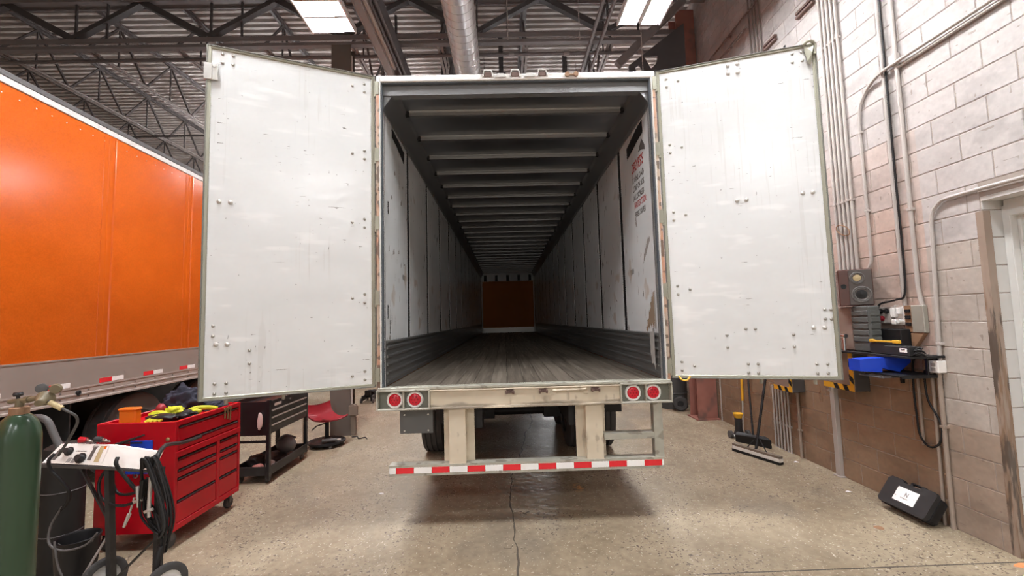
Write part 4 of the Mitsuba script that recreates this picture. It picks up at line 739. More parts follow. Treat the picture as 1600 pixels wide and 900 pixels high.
# red stool and what stands around the column
st = thing('stool', 'rolling stool with a worn red bucket seat and black base', 'stool')
SX, SY = -2.66, 6.50
pr_ = [(-0.27, 0.20), (-0.262, 0.16), (-0.225, 0.085), (-0.15, 0.035), (0.0, 0.0), (0.15, 0.015), (0.235, 0.045), (0.26, 0.04)]
seat = []
P = spline([(a, 0, b) for a, b in pr_], 4); wv = np.linspace(-1, 1, 13)
top = np.array([[(SX + a, SY + w * (0.21 - 0.03 * (k / len(P))), 0.365 + b + 0.035 * w * w) for w in wv] for k, (a, _, b) in enumerate(P)]); bot = top - np.array([0.0, 0, 0.02]); bot[:, :, 0] -= 0.012
n_, m_ = len(P), 13
vv = np.vstack([top.reshape(-1, 3), bot.reshape(-1, 3)]); ff = []
for i_ in range(n_ - 1):
    for j_ in range(m_ - 1):
        a = i_ * m_ + j_; o = n_ * m_
        ff += [[a, a + 1, a + m_ + 1], [a, a + m_ + 1, a + m_], [o + a, o + a + m_ + 1, o + a + 1], [o + a, o + a + m_, o + a + m_ + 1]]
for loop in ([i_ * m_ for i_ in range(n_)], [i_ * m_ + m_ - 1 for i_ in range(n_)], list(range(m_)), list(range((n_ - 1) * m_, n_ * m_))):
    for p0, p1 in zip(loop[:-1], loop[1:]): ff += [[p0, p1, p1 + n_ * m_], [p0, p1 + n_ * m_, p0 + n_ * m_]]
part(st, 'seat', rz(trimesh.Trimesh(vv, np.array(ff), process=False), -38, (SX, SY, 0)), 'm_stool_red', smooth=40)
part(st, 'post', cyl((SX, SY, 0.06), (SX, SY, 0.35), 0.028), 'm_black', smooth=40); part(st, 'lever', tube([(SX, SY - 0.02, 0.33), (SX - 0.10, SY - 0.12, 0.31), (SX - 0.15, SY - 0.16, 0.26)], 0.008, 6), 'm_black')
part(st, 'base', cat(lathe([(0.0, 0.03), (0.24, 0.035), (0.26, 0.05), (0.26, 0.075), (0.22, 0.085), (0.06, 0.10), (0.0, 0.10)], (SX, SY, 0.0), n=28), lathe([(0.10, 0.0), (0.12, 0.005), (0.12, 0.035), (0.0, 0.035)], (SX, SY, 0.0), n=16)), 'm_black', smooth=40)
for q in range(5):
    a = q * 2 * PI / 5 + 0.3; x, y = SX + 0.23 * math.cos(a), SY + 0.23 * math.sin(a)
    part(st, 'caster', cyl((x - 0.015, y, 0.026), (x + 0.015, y, 0.026), 0.026, n=12), 'm_chrome' if q == 0 else 'm_dark_grey', smooth=40)
k = thing('air_wrench', 'silver and black impact wrench lying on the stool base', 'wrench')
part(k, 'body', cat(cyl((SX + 0.02, SY - 0.22, 0.124), (SX + 0.20, SY - 0.14, 0.118), 0.026), cyl((SX + 0.06, SY - 0.2, 0.124), (SX + 0.10, SY - 0.08, 0.122), 0.018)), 'm_dark_grey', smooth=40); part(k, 'nose', cyl((SX + 0.20, SY - 0.14, 0.118), (SX + 0.25, SY - 0.118, 0.116), 0.014), 'm_chrome', smooth=40)
solo('wooden_post', 'thin tan upright board between the black cart and the red stool', 'board', bx(-2.83, -2.775, 6.10, 6.135, 0.0, 0.95, 0.003), 'm_skin_tan')
solo('loose_wire', 'short black wire lying on the floor beside the brown-grey column', 'wire', tube([(-2.44, 6.9, 0.008), (-2.36, 6.92, 0.008), (-2.30, 6.80, 0.008), (-2.22, 6.86, 0.008), (-2.16, 6.76, 0.008)], 0.007, 6, 5), 'm_black', True)
fj = thing('floor_jack', 'black trolley jack far back on the floor left of the open trailer', 'jack')
part(fj, 'frame', cat(bx(-3.24, -3.20, 9.75, 10.3, 0.05, 0.16, 0.01), bx(-3.04, -3.0, 9.75, 10.3, 0.05, 0.16, 0.01), bx(-3.22, -3.02, 10.0, 10.2, 0.08, 0.24, 0.02)), 'm_black'); part(fj, 'saddle', cat(cyl((-3.12, 9.85, 0.16), (-3.12, 9.85, 0.27), 0.07)), 'm_black', smooth=40)
for x in (-3.27, -3.0):
    for y in (9.8, 10.25): part(fj, 'wheel', cyl((x, y, 0.055), (x + 0.03, y, 0.055), 0.055), 'm_dark_grey', smooth=40)

# green gas cylinder with its regulator
gc = thing('gas_cylinder', 'tall dark green gas cylinder at the left edge with a regulator on top', 'gas cylinder')
GX, GYc, GR = -2.408, 2.20, 0.084
part(gc, 'tank', lathe([(0.0, 0.0), (GR - 0.02, 0.0), (GR, 0.02), (GR, 1.225), (GR * 0.985, 1.258), (GR * 0.93, 1.29), (GR * 0.83, 1.318), (GR * 0.69, 1.341), (GR * 0.52, 1.357), (0.036, 1.364), (0.0, 1.366)], (GX, GYc, 0), n=40), 'm_green', smooth=50)
part(gc, 'neck_ring', lathe([(0.0, 1.362), (0.036, 1.362), (0.036, 1.395), (0.028, 1.40), (0.0, 1.40)], (GX, GYc, 0), n=24), 'm_rusty', smooth=40)
vk = part(gc, 'valve', cat(cyl((GX, GYc, 1.39), (GX, GYc, 1.435), 0.017), cyl((GX - 0.05, GYc, 1.425), (GX + 0.07, GYc - 0.005, 1.437), 0.011), cyl((GX + 0.03, GYc - 0.003, 1.433), (GX + 0.05, GYc - 0.004, 1.434), 0.018, n=6)), 'm_olive', smooth=40)
part(vk, 'hand_wheel', lathe([(0.0, 0.0), (0.016, 0.0), (0.020, 0.008), (0.016, 0.018), (0.0, 0.018)], (GX - 0.01, GYc, 1.452), n=12), 'm_charcoal', smooth=30); part(vk, 'stem', cyl((GX - 0.01, GYc, 1.43), (GX - 0.01, GYc, 1.455), 0.007), 'm_charcoal')
rg = part(gc, 'regulator', cat(lathe([(0.0, 0.0), (0.034, 0.0), (0.038, 0.008), (0.034, 0.02), (0.02, 0.045), (0.016, 0.07), (0.0, 0.072)], (GX + 0.125, GYc + 0.005, 1.440), (0.35, -0.85, -0.25), 20), cyl((GX + 0.06, GYc - 0.004, 1.436), (GX + 0.13, GYc - 0.01, 1.44), 0.013), cyl((GX + 0.115, GYc, 1.445), (GX + 0.107, GYc, 1.485), 0.006), cyl((GX + 0.135, GYc, 1.445), (GX + 0.17, GYc, 1.478), 0.006)), 'm_olive', smooth=40)
for dx, dz, m_, ax in ((0.104, 1.486, 'm_dark_grey', (0.5, -0.8, 0.1)), (0.172, 1.482, 'm_olive', (-0.4, 0.85, 0.1))):
    gk = part(rg, 'gauge', lathe([(0.0, -0.012), (0.021, -0.012), (0.023, -0.008), (0.023, 0.008), (0.020, 0.010), (0.0, 0.010)], (GX + dx, GYc, dz), ax, 20), m_, smooth=40)
solo('gas_hose', 'grey hose with a pale yellow sleeve curving down from the green cylinder regulator', 'hose', tube([(GX + 0.15, GYc - 0.02, 1.432), (GX + 0.20, GYc - 0.01, 1.395), (GX + 0.245, GYc + 0.01, 1.358), (GX + 0.25, GYc + 0.03, 1.335), (GX + 0.235, GYc + 0.05, 1.30), (GX + 0.195, GYc + 0.07, 1.25), (GX + 0.14, GYc + 0.10, 1.195), (GX + 0.06, GYc + 0.14, 1.12)], 0.0065, 8, 6), 'm_dark_grey', True)
solo('hose_sleeve', 'pale yellow sleeve around the grey hose beside the gauges', 'sleeve', cyl((GX + 0.165, GYc - 0.02, 1.420), (GX + 0.213, GYc - 0.007, 1.386), 0.0125), 'm_cone', 40)

# wheeled charger with cables
wc = thing('battery_charger', 'wheeled charger cart with a long sloping white panel, black posts and hanging cables', 'charger')
def slab(a, b, c, d, back):
    return hull([np.add(p, o) for p in (a, b, c, d) for o in ((0, 0, 0), back)])
back = (0.0, 0.05, -0.012)
pn = part(wc, 'control_panel', slab((-3.044, 3.05, 1.002), (-2.723, 3.05, 0.987), (-2.718, 2.99, 0.868), (-3.106, 2.99, 0.898), back), 'm_panel_white')
part(pn, 'side_panel', slab((-2.720, 3.05, 0.987), (-2.395, 3.05, 0.930), (-2.405, 2.99, 0.828), (-2.716, 2.99, 0.867), back), 'm_panel_white')
part(pn, 'under_tray', cat(slab((-3.14, 2.985, 0.892), (-2.718, 2.985, 0.862), (-2.718, 2.99, 0.842), (-3.14, 2.99, 0.870), (0, 0.12, 0)), slab((-2.718, 2.985, 0.862), (-2.38, 2.985, 0.818), (-2.38, 2.99, 0.806), (-2.718, 2.99, 0.842), (0, 0.10, 0))), 'm_dark_grey')
def on_panel(u, w, lift=0.004):   # u along the left panel 0..1, w from bottom 0 to top 1
    bl, brp, tl_, tr_p = np.array([-3.106, 2.99, 0.898]), np.array([-2.718, 2.99, 0.868]), np.array([-3.044, 3.05, 1.002]), np.array([-2.723, 3.05, 0.987])
    p = (1 - w) * ((1 - u) * bl + u * brp) + w * ((1 - u) * tl_ + u * tr_p); return p + np.array([0, -0.89, 0.45]) * lift
PN = np.array([0, -0.89, 0.45])
for u, w, r_ in ((0.30, 0.62, 0.022), (0.60, 0.30, 0.026)):
    part(pn, 'knob', cat(cyl(on_panel(u, w), on_panel(u, w, 0.035), r_, r_ * 0.8), cyl(on_panel(u, w), on_panel(u, w, 0.008), r_ * 1.3)), 'm_charcoal', smooth=40)
def decal(u0, u1, w0, w1, mat, name='decal'): part(pn, name, hull([on_panel(u, w, l) for u in (u0, u1) for w in (w0, w1) for l in (0.001, 0.003)]), mat)
decal(0.075, 0.17, 0.16, 0.72, 'm_print', 'switch_decal'); decal(0.72, 0.78, 0.22, 0.90, 'm_print', 'gauge_decal'); decal(0.70, 0.80, 0.82, 0.93, 'm_print_grey', 'gauge_decal')
decal(0.85, 0.93, 0.15, 0.92, 'm_cone', 'warning_decal'); decal(0.87, 0.97, 0.78, 0.92, 'm_orange_plastic', 'warning_decal'); decal(0.38, 0.44, 0.08, 0.32, 'm_print_grey', 'switch_decal'); decal(0.46, 0.52, 0.06, 0.26, 'm_print_grey', 'switch_decal'); decal(0.42, 0.62, 0.62, 0.68, 'm_print_grey', 'switch_decal')
part(wc, 'post', beam((-2.70, 3.03, 0.87), (-2.655, 3.03, 0.10), 0.045, 0.03), 'm_charcoal'); part(wc, 'post', beam((-2.36, 3.03, 0.83), (-2.315, 2.98, 0.12), 0.05, 0.03), 'm_charcoal')
part(wc, 'strut', beam((-2.69, 3.05, 0.42), (-2.86, 2.98, 0.06), 0.022, 0.012), 'm_print_grey'); part(wc, 'strut', beam((-2.33, 3.0, 0.40), (-2.62, 3.0, 0.12), 0.02, 0.012), 'm_charcoal'); part(wc, 'strut', beam((-2.90, 3.03, 0.87), (-2.70, 3.03, 0.52), 0.02, 0.012), 'm_charcoal')
part(wc, 'foot_bar', beam((-2.92, 3.02, 0.06), (-2.30, 2.95, 0.10), 0.03, 0.03), 'm_charcoal')
for x, y in ((-2.705, 3.03), (-2.225, 2.93)):
    k = part(wc, 'wheel', lathe([(0.085, -0.018), (0.115, -0.018), (0.128, -0.008), (0.128, 0.008), (0.115, 0.018), (0.085, 0.018), (0.085, -0.018)], (x, y, 0.128), (0.88, -0.47, 0), 32), 'm_rubber', smooth=40)
    part(k, 'hub', cat(lathe([(0.0, -0.012), (0.03, -0.012), (0.06, -0.004), (0.086, -0.012), (0.086, 0.012), (0.06, 0.004), (0.03, 0.016), (0.0, 0.016)], (x, y, 0.128), (0.88, -0.47, 0), 24)), 'm_grey_rim', smooth=40)
part(wc, 'axle', cyl((-2.72, 3.03, 0.128), (-2.21, 2.93, 0.128), 0.012), 'm_dark_grey')
part(wc, 'handle', tube([(-3.33, 3.08, 1.15), (-3.27, 3.09, 1.178), (-3.20, 3.10, 1.15), (-3.145, 3.10, 1.05), (-3.09, 3.10, 0.94), (-3.06, 3.10, 0.87)], 0.022, 10, 5), 'm_dark_grey', smooth=True)
def cable(pts, r=0.010, mat='m_black', label=None): part(wc, 'cable', tube(pts, r, 8, 6), mat, smooth=True)
cable([(-2.985, 2.95, 0.965), (-3.0, 2.93, 0.93), (-3.005, 2.95, 0.86), (-2.97, 2.97, 0.80), (-2.93, 3.0, 0.70), (-2.96, 3.02, 0.62), (-3.02, 3.02, 0.56)])
cable([(-2.585, 2.96, 0.925), (-2.575, 2.94, 0.89), (-2.55, 2.96, 0.82), (-2.45, 2.98, 0.68), (-2.36, 2.98, 0.58), (-2.29, 2.96, 0.44), (-2.27, 2.95, 0.34)], 0.012)
cable([(-2.42, 2.96, 0.875), (-2.41, 2.94, 0.85), (-2.42, 2.96, 0.74), (-2.46, 2.98, 0.64), (-2.60, 3.0, 0.60), (-2.74, 3.03, 0.64), (-2.78, 3.05, 0.74), (-2.74, 3.06, 0.83)], 0.009)
cable([(-2.44, 3.06, 0.82), (-2.47, 3.08, 0.70), (-2.56, 3.06, 0.655), (-2.66, 3.06, 0.66), (-2.72, 3.08, 0.74), (-2.74, 3.08, 0.84)], 0.009)
rnd = random.Random(14)
for q in range(9):
    o = rnd.uniform(-0.03, 0.03); b_ = rnd.uniform(0.28, 0.50); e = rnd.uniform(0.02, 0.09); y_ = 2.93 + rnd.uniform(-0.02, 0.05)
    cable([(-2.375 + o, y_, 0.86), (-2.36 + o, y_ - 0.02, 0.915 + rnd.uniform(0, 0.02)), (-2.33 + o, y_ - 0.01, 0.87), (-2.29 + o + e * 0.5, y_, 0.66), (-2.27 + o * 0.5 + e * 0.7, y_, 0.50), (-2.265, y_, b_), (-2.31 - o, y_ + 0.02, 0.44), (-2.37 - e * 0.6, y_ + 0.02, 0.56), (-2.385 + o, y_ + 0.01, 0.78)], rnd.choice((0.006, 0.007, 0.008)), 'm_black' if q % 3 else 'm_charcoal')
cable([(-2.33, 2.95, 0.86), (-2.335, 2.98, 0.93), (-2.37, 3.08, 0.96), (-2.48, 3.30, 0.915), (-2.60, 3.58, 0.855), (-2.66, 3.85, 0.83)], 0.014, 'm_charcoal')
cable([(-2.27, 2.95, 0.36), (-2.275, 2.92, 0.26), (-2.265, 2.93, 0.16), (-2.25, 2.95, 0.03)], 0.022)
cable([(-2.99, 3.02, 0.60), (-3.04, 3.0, 0.48), (-3.02, 2.98, 0.38), (-2.92, 2.97, 0.34), (-2.80, 2.99, 0.36), (-2.74, 3.01, 0.43)], 0.007, 'm_dark_grey')
cable([(-2.98, 2.97, 0.40), (-2.93, 2.95, 0.26), (-2.86, 2.94, 0.14), (-2.80, 2.94, 0.03)], 0.006, 'm_dark_grey')
for a, b in (((-2.44, 2.95, 0.74), (-2.425, 2.94, 0.655)), ((-2.34, 2.93, 0.80), (-2.335, 2.915, 0.60))):
    part(wc, 'cable_plug', cat(cyl(a, b, 0.011), cyl((b[0] - 0.025, b[1], b[2] - 0.012), (b[0] + 0.025, b[1], b[2] + 0.004), 0.010), cyl(b, (b[0] + 0.004, b[1], b[2] - 0.045), 0.009)), 'm_alu', smooth=40)
part(wc, 'cable_plug', cat(cyl((-2.50, 3.0, 0.65), (-2.52, 2.99, 0.55), 0.006), cyl((-2.52, 2.99, 0.55), (-2.545, 2.98, 0.47), 0.012, 0.008)), 'm_alu', smooth=40)
for x, m_ in ((-2.90, 'm_red_paint'), (-2.795, 'm_charcoal')):
    k = thing('battery_clamp', ('red' if m_ == 'm_red_paint' else 'black') + ' handled battery clamp lying on top of the white charger panel', 'clamp')
    part(k, 'grip', cyl((x - 0.03, 3.055, 1.025), (x + 0.01, 3.065, 1.020), 0.020, 0.017), m_, smooth=40); part(k, 'jaw', hull([(x + 0.01, 3.04, 1.005), (x + 0.01, 3.085, 1.005), (x + 0.07, 3.06, 1.0), (x + 0.01, 3.06, 1.035), (x + 0.06, 3.07, 1.012)]), 'm_chrome', smooth=20)
bc = thing('black_cylinder', 'dull black gas cylinder standing under the left end of the charger panel', 'gas cylinder')
part(bc, 'tank', lathe([(0.0, 0.0), (0.112, 0.0), (0.123, 0.012), (0.123, 0.86), (0.11, 0.91), (0.06, 0.94), (0.0, 0.945)], (-3.31, 3.345, 0.0), n=36), 'm_black_dusty', smooth=40)
part(bc, 'band', cat([lathe([(0.123, z), (0.126, z + 0.004), (0.123, z + 0.008)], (-3.31, 3.345, 0), n=36) for z in (0.30, 0.60)]), 'm_dark_grey')
bk = thing('bucket', 'black round bucket on the floor right of the black gas cylinder', 'bucket')
part(bk, 'shell', lathe([(0.0, 0.0), (0.10, 0.0), (0.125, 0.31), (0.130, 0.32), (0.125, 0.325), (0.117, 0.31), (0.09, 0.02), (0.0, 0.02)], (-3.05, 3.20, 0.0), n=32), 'm_black', smooth=40)
part(bk, 'bail', tube([(-3.05 + 0.128 * math.cos(a), 3.20 - 0.02, 0.315 - 0.06 * math.sin(a)) for a in np.linspace(0.0, PI, 12)], 0.004, 6), 'm_dark_grey')

# ------------------------------------------------------------------ right side of the bay
def conduit(label, pts, r=0.018, mat='m_conduit', clamps=(), group=None, k=0):
    t_ = thing('conduit', label, 'conduit', group); r = 0.84 * r; part(t_, 'pipe', tube(pts, r, 10, k), mat, smooth=40)
    for y, z in clamps: part(t_, 'clamp', bx(XW - 2 * r - 0.008, XW + 0.003, y - r - 0.006, y + r + 0.006, z - 0.012, z + 0.012, 0.003), mat)
    return t_
XC = XW - 0.022
for q, y in enumerate((4.44, 4.385, 4.33, 4.275, 4.22)):
    conduit('grey conduit, ' + ORD[q] + ' from the left in the close bundle above the speaker', [(XC, y, 2.05), (XC, y, 4.0), (XC, y, 7.46)], 0.019, 'm_conduit', ((y, 2.88), (y, 4.6)), 'bundled conduits above the speaker')
for q, y in enumerate((5.76, 5.70, 5.64, 5.575, 5.515, 5.455)):
    conduit('tan conduit rising from the floor below the black-and-yellow edge, ' + ORD[q] + ' from the left', [(XC, y, 0.0), (XC, y, 0.80)], 0.014, 'm_conduit', ((y, 0.32),), 'conduits rising from the floor')
for q, y in enumerate((5.70, 5.62, 5.55, 5.47)):
    conduit('thin grey conduit high on the wall behind the right trailer door, ' + ORD[q] + ' from the left', [(XC, y, 1.70), (XC, y, 4.0), (XC, y, 7.46)], 0.011, 'm_steel_grey', (), 'thin conduits high on the wall')
conduit('short tan conduit near the floor right of the conduit bundle', [(XC, 5.27, 0.0), (XC, 5.27, 0.95)], 0.02, 'm_conduit_worn', ((5.27, 0.33),))
t_ = conduit('pale conduit with a black cable beside it, running down to the knob box', [(XC, 3.748, 1.79), (XC, 3.748, 4.0), (XC, 3.748, 7.46)], 0.019)
solo('black_cable', 'black cable strapped beside the pale conduit above the knob box', 'cable', tube([(3.47, 3.955, 1.76), (3.48, 3.93, 1.815), (XC - 0.028, 3.80, 1.845), (XC - 0.02, 3.72, 1.89), (XC - 0.008, 3.712, 2.2), (XC - 0.006, 3.716, 3.0), (XC - 0.006, 3.712, 4.5), (XC - 0.006, 3.712, 7.4)], 0.0085, 8, 6), 'm_black', True)
t_ = conduit('pale conduit with a pipe fitting high up, running down to the grey electrical box', [(XC, 3.585, 1.78), (XC, 3.60, 1.84), (XC, 3.612, 1.95), (XC, 3.612, 2.2), (XC, 3.612, 4.0), (XC, 3.612, 7.46)], 0.020, 'm_conduit', ((3.612, 2.62),))
part(t_, 'fitting', bx(XC - 0.03, XC + 0.02, 3.585, 3.66, 3.93, 4.03, 0.008), 'm_conduit')
conduit('tan conduit curving behind the speaker and sweeping along the upper wall', [(XC, 4.14, 2.12), (XC, 4.065, 2.20), (XC, 4.05, 2.35), (XC, 4.05, 3.0), (XC, 4.05, 3.55), (XC, 4.02, 3.76), (XC, 3.92, 3.88), (XC - 0.03, 3.75, 3.925), (XC - 0.03, 3.5, 3.935), (XC - 0.02, 3.0, 3.935), (XC - 0.02, 0.5, 3.935)], 0.017, 'm_conduit', ((4.05, 3.50), (4.05, 2.72)), None, 5)
conduit('thin pale conduit running just under the tan conduit along the upper wall', [(XC, 3.66, 3.895), (XC, 3.2, 3.895), (XC, 0.5, 3.895)], 0.014)
t_ = conduit('pale conduit bending around above the doorway corner and dropping to the outlet box', [(XC, 0.6, 2.63), (XC, 2.6, 2.63), (XC, 3.25, 2.63), (XC, 3.38, 2.60), (XC, 3.44, 2.50), (XC, 3.45, 2.30), (XC, 3.465, 1.9), (XC, 3.485, 1.33)], 0.017, 'm_conduit', ((3.475, 1.47),), None, 5)
conduit('thick pale conduit dropping from the outlet box to the floor, nearer the doorway', [(XC, 3.505, 1.24), (XC, 3.508, 0.6), (XC, 3.51, 0.10), (XC, 3.51, 0.0)], 0.020, 'm_conduit_worn', ((3.507, 0.80),))
conduit('thin pale conduit dropping from the outlet box to the floor, nearer the case', [(XC, 3.565, 1.24), (XC, 3.57, 0.5), (XC, 3.578, 0.0)], 0.015, 'm_conduit_worn')
conduit('stub of old conduit on the brown wall left of the cable loop', [(XC + 0.004, 3.70, 1.22), (XC + 0.004, 3.70, 0.60)], 0.014, 'm_conduit_worn')
ob = thing('outlet_box', 'small pale outlet box with a worn left half on the block wall', 'outlet box')
part(ob, 'box', cat(bx(XW - 0.075, XW, 3.455, 3.535, 1.235, 1.335, 0.006)), 'm_panel_white'); part(ob, 'box', bx(XW - 0.065, XW, 3.535, 3.60, 1.24, 1.335, 0.006), 'm_rusty')
for z in (1.262, 1.30): part(ob, 'socket', bx(XW - 0.078, XW - 0.074, 3.475, 3.515, z - 0.012, z + 0.014, 0.001), 'm_conduit')
solo('cable_loop', 'black cable hanging in a long loop below the outlet box', 'cable', tube([(XC - 0.04, 3.575, 1.25), (XC - 0.03, 3.60, 1.20), (XC - 0.02, 3.60, 1.0), (XC - 0.012, 3.53, 0.85), (XC - 0.012, 3.518, 0.74), (XC - 0.01, 3.56, 0.64), (XC - 0.01, 3.64, 0.605), (XC - 0.01, 3.71, 0.68), (XC - 0.01, 3.725, 0.85), (XC - 0.01, 3.73, 1.05), (XC - 0.01, 3.72, 1.25), (XC - 0.01, 3.70, 1.34)], 0.008, 8, 6), 'm_black', True)
solo('wall_post', 'thin beige steel post on the brown wall below the black-and-yellow corner', 'post', cat(bx(XW - 0.05, XW, 4.64, 4.70, 0.0, 0.94, 0.004), bx(XW - 0.06, XW, 4.62, 4.72, 0.0, 0.012)), 'm_conduit')
solo('wire_ring', 'thin wire ring hanging on the conduit bundle above the speaker', 'wire', tube([(XC - 0.035 - 0.01 * math.sin(a), 4.32 + 0.085 * math.cos(a), 2.585 + 0.06 * math.sin(a + 0.5)) for a in np.linspace(0.3, 0.3 + 4 * PI, 40)], 0.005, 6), 'm_rusty', True)
for q, (y0, y1, z) in enumerate(((5.17, 5.42, 5.22), (4.50, 4.78, 5.20))):
    k = thing('strut_channel', ('dark strut pair on the white wall just above the right trailer door', 'dark strut pair on the white wall left of the conduit bundle')[q], 'bracket')
    for dz in (0.0, 0.05): part(k, 'channel', bx(XW - 0.04, XW, y0, y1, z + dz, z + dz + 0.03, 0.003), 'm_brown_steel')
conduit('brown pipe running level high along the white wall, upper of two', [(XW - 0.05, 4.6, 5.97), (XW - 0.05, 7.3, 5.97)], 0.016, 'm_brown_steel', ((6.2, 5.97),))
conduit('grey pipe running level high along the white wall, lower of two', [(XW - 0.04, 5.75, 5.80), (XW - 0.04, 7.3, 5.80)], 0.014, 'm_steel_grey', ((6.2, 5.80),))
conduit('thin pale pipe near the floor between the column and the jack', [(XC, 7.18, 0.0), (XC, 7.18, 1.1)], 0.012, 'm_conduit')

# hazard-taped cabinets
def taped_box(y0, y1, z0, z1, label, n_):
    k = thing('wall_cabinet', label, 'cabinet'); xf_ = 3.40
    part(k, 'body', bx(xf_ + 0.006, XW, y0, y1, z0, z1, 0.006), 'm_dark_grey'); part(k, 'front', bx(xf_, xf_ + 0.008, y0, y1, z0, z1, 0.003), 'm_cabinet_brown', label='brown front')  # body all dark grey: shade on its side put into the colour
    e = part(k, 'hazard_edge', cat(bx(xf_ - 0.004, xf_, y0, y1, z0, z0 + 0.055), bx(xf_ - 0.004, xf_, y0, y0 + 0.05, z0, z1)), 'm_yellow', label='yellow and black hazard tape')
    y = y0 + 0.06
    while y < y1 - 0.12:
        part(e, 'stripe', prism([(y, z0), (y + 0.055, z0), (y + 0.085, z0 + 0.055), (y + 0.03, z0 + 0.055)], 'x', xf_ - 0.006, xf_ - 0.0035), 'm_black'); y += 0.125
    z = z0 + 0.07
    while z < z1 - 0.12:
        part(e, 'stripe', prism([(y0, z), (y0 + 0.05, z + 0.04), (y0 + 0.05, z + 0.095), (y0, z + 0.055)], 'x', xf_ - 0.006, xf_ - 0.0035), 'm_black'); z += 0.13
    return k
taped_box(4.215, 4.62, 0.965, 1.36, 'brown wall cabinet edged with black-and-yellow hazard tape, nearer the blue tray', 0)
taped_box(5.15, 5.50, 0.80, 1.62, 'brown wall cabinet edged with black-and-yellow hazard tape, above the floor conduits', 1)
hk = thing('snap_hook', 'chrome snap hook with a thin wire loop hanging under the nearer taped cabinet', 'hook')
part(hk, 'hook', cat(tube([(3.43, 4.64, 0.965), (3.43, 4.63, 0.93), (3.43, 4.60, 0.915), (3.43, 4.58, 0.94)], 0.009, 8, 4)), 'm_chrome', smooth=True); part(hk, 'wire_loop', tube([(3.42, 4.72, 0.965), (3.42, 4.715, 0.90), (3.42, 4.735, 0.86), (3.42, 4.73, 0.79), (3.42, 4.695, 0.785), (3.42, 4.69, 0.86), (3.42, 4.705, 0.90)], 0.004, 6, 4), 'm_rusty', smooth=True)

# shelf with its clutter
sh = thing('wall_shelf', 'black two-tier steel shelf on the block wall holding clutter', 'shelf')
part(sh, 'board', bx(3.26, XW, 3.46, 4.42, 1.355, 1.375, 0.003), 'm_black'); part(sh, 'board', bx(3.20, XW, 3.50, 3.86, 1.205, 1.218, 0.003), 'm_black')
for y in (3.50, 3.84): part(sh, 'bracket', cat(bx(XW - 0.02, XW, y, y + 0.025, 1.10, 1.36), bx(3.22, XW, y, y + 0.018, 1.192, 1.206), bx(3.44, 3.452, y, y + 0.018, 1.20, 1.36)), 'm_black')
part(sh, 'wire_rack', cat([cyl((3.10, y, 1.196), (3.53, y, 1.196), 0.006, n=6) for y in (3.58, 3.66, 3.74)] + [cyl((3.12, 3.56, 1.196), (3.12, 3.80, 1.196), 0.007, n=6)]), 'm_dark_grey')
rc = thing('ribbed_case', 'dark grey ribbed case standing on the shelf under the speaker', 'case')
part(rc, 'shell', bx(3.31, 3.42, 3.87, 4.07, 1.376, 1.80, 0.012), 'm_ribbed')
for z in (1.47, 1.53, 1.59, 1.65, 1.71): part(rc, 'rib', cat(bx(3.302, 3.312, 3.88, 4.06, z, z + 0.045, 0.004), bx(3.32, 3.41, 3.862, 3.872, z, z + 0.045, 0.004)), 'm_ribbed')
spk = thing('speaker', 'brown wooden loudspeaker with two round drivers above the shelf', 'speaker')
SM = lambda m: xf(rz(m, 56, (3.395, 4.02, 0)), mat4((1, 0, 0), (0, 1, 0), (0, 0, 1), (-0.01, 0.07, 0)))
part(spk, 'cabinet', SM(bx(3.29, 3.50, 3.895, 4.155, 1.803, 2.150, 0.008)), 'm_wood_cabinet'); part(spk, 'baffle', SM(bx(3.282, 3.292, 3.90, 4.075, 1.81, 2.143, 0.004)), 'm_speaker_brown')
def driver(y, z, r, m0, m1):
    k = part(spk, 'driver', SM(lathe([(r, 0.0), (r, 0.008), (r * 0.88, 0.012), (r * 0.80, 0.006), (r * 0.72, 0.010), (r * 0.62, 0.002), (0.0, 0.001)], (3.284, y, z), (-1, 0, 0), 26)), m0, smooth=40)
    part(k, 'cone', SM(lathe([(r * 0.55, 0.0), (r * 0.50, 0.004), (r * 0.25, 0.006), (0.0, 0.010)], (3.283, y, z), (-1, 0, 0), 20)), m1, smooth=40)
driver(4.01, 2.065, 0.058, 'm_speaker_grey', 'm_cone'); driver(3.985, 1.91, 0.078, 'm_speaker_grey', 'm_black')
part(spk, 'port', SM(lathe([(0.022, 0.0), (0.022, 0.006), (0.015, 0.006), (0.014, 0.001), (0.0, 0.001)], (3.288, 4.115, 1.99), (-1, 0, 0), 16)), 'm_black', smooth=40)
solo('parts_box', 'rusty brown parts box on the shelf under the left side of the speaker', 'box', bx(3.34, 3.52, 4.10, 4.30, 1.376, 1.797, 0.01), 'm_cabinet_brown')
solo('chrome_fitting', 'small chrome fitting in front of the rusty parts box on the shelf', 'fitting', cat(cyl((3.29, 4.16, 1.376), (3.29, 4.16, 1.50), 0.016), cyl((3.29, 4.13, 1.515), (3.29, 4.20, 1.515), 0.02)), 'm_chrome', 40)
kb = thing('knob_box', 'beige control box with two black knobs and a red knob on the wall', 'control box')
part(kb, 'box', bx(3.51, XW, 3.865, 3.99, 1.632, 1.785, 0.006), 'm_conduit')
for y, z, m_ in ((3.965, 1.745, 'm_black'), (3.905, 1.745, 'm_black'), (3.955, 1.68, 'm_stool_red')): part(kb, 'knob', cat(cyl((3.51, y, z), (3.485, y, z), 0.018, 0.015), cyl((3.51, y, z), (3.504, y, z), 0.024)), m_, smooth=40)
wo = thing('wall_outlet', 'white wall outlet with white plugs between the knob box and the grey box', 'outlet')
part(wo, 'plate', bx(3.53, XW, 3.755, 3.855, 1.62, 1.80, 0.005), 'm_panel_white')
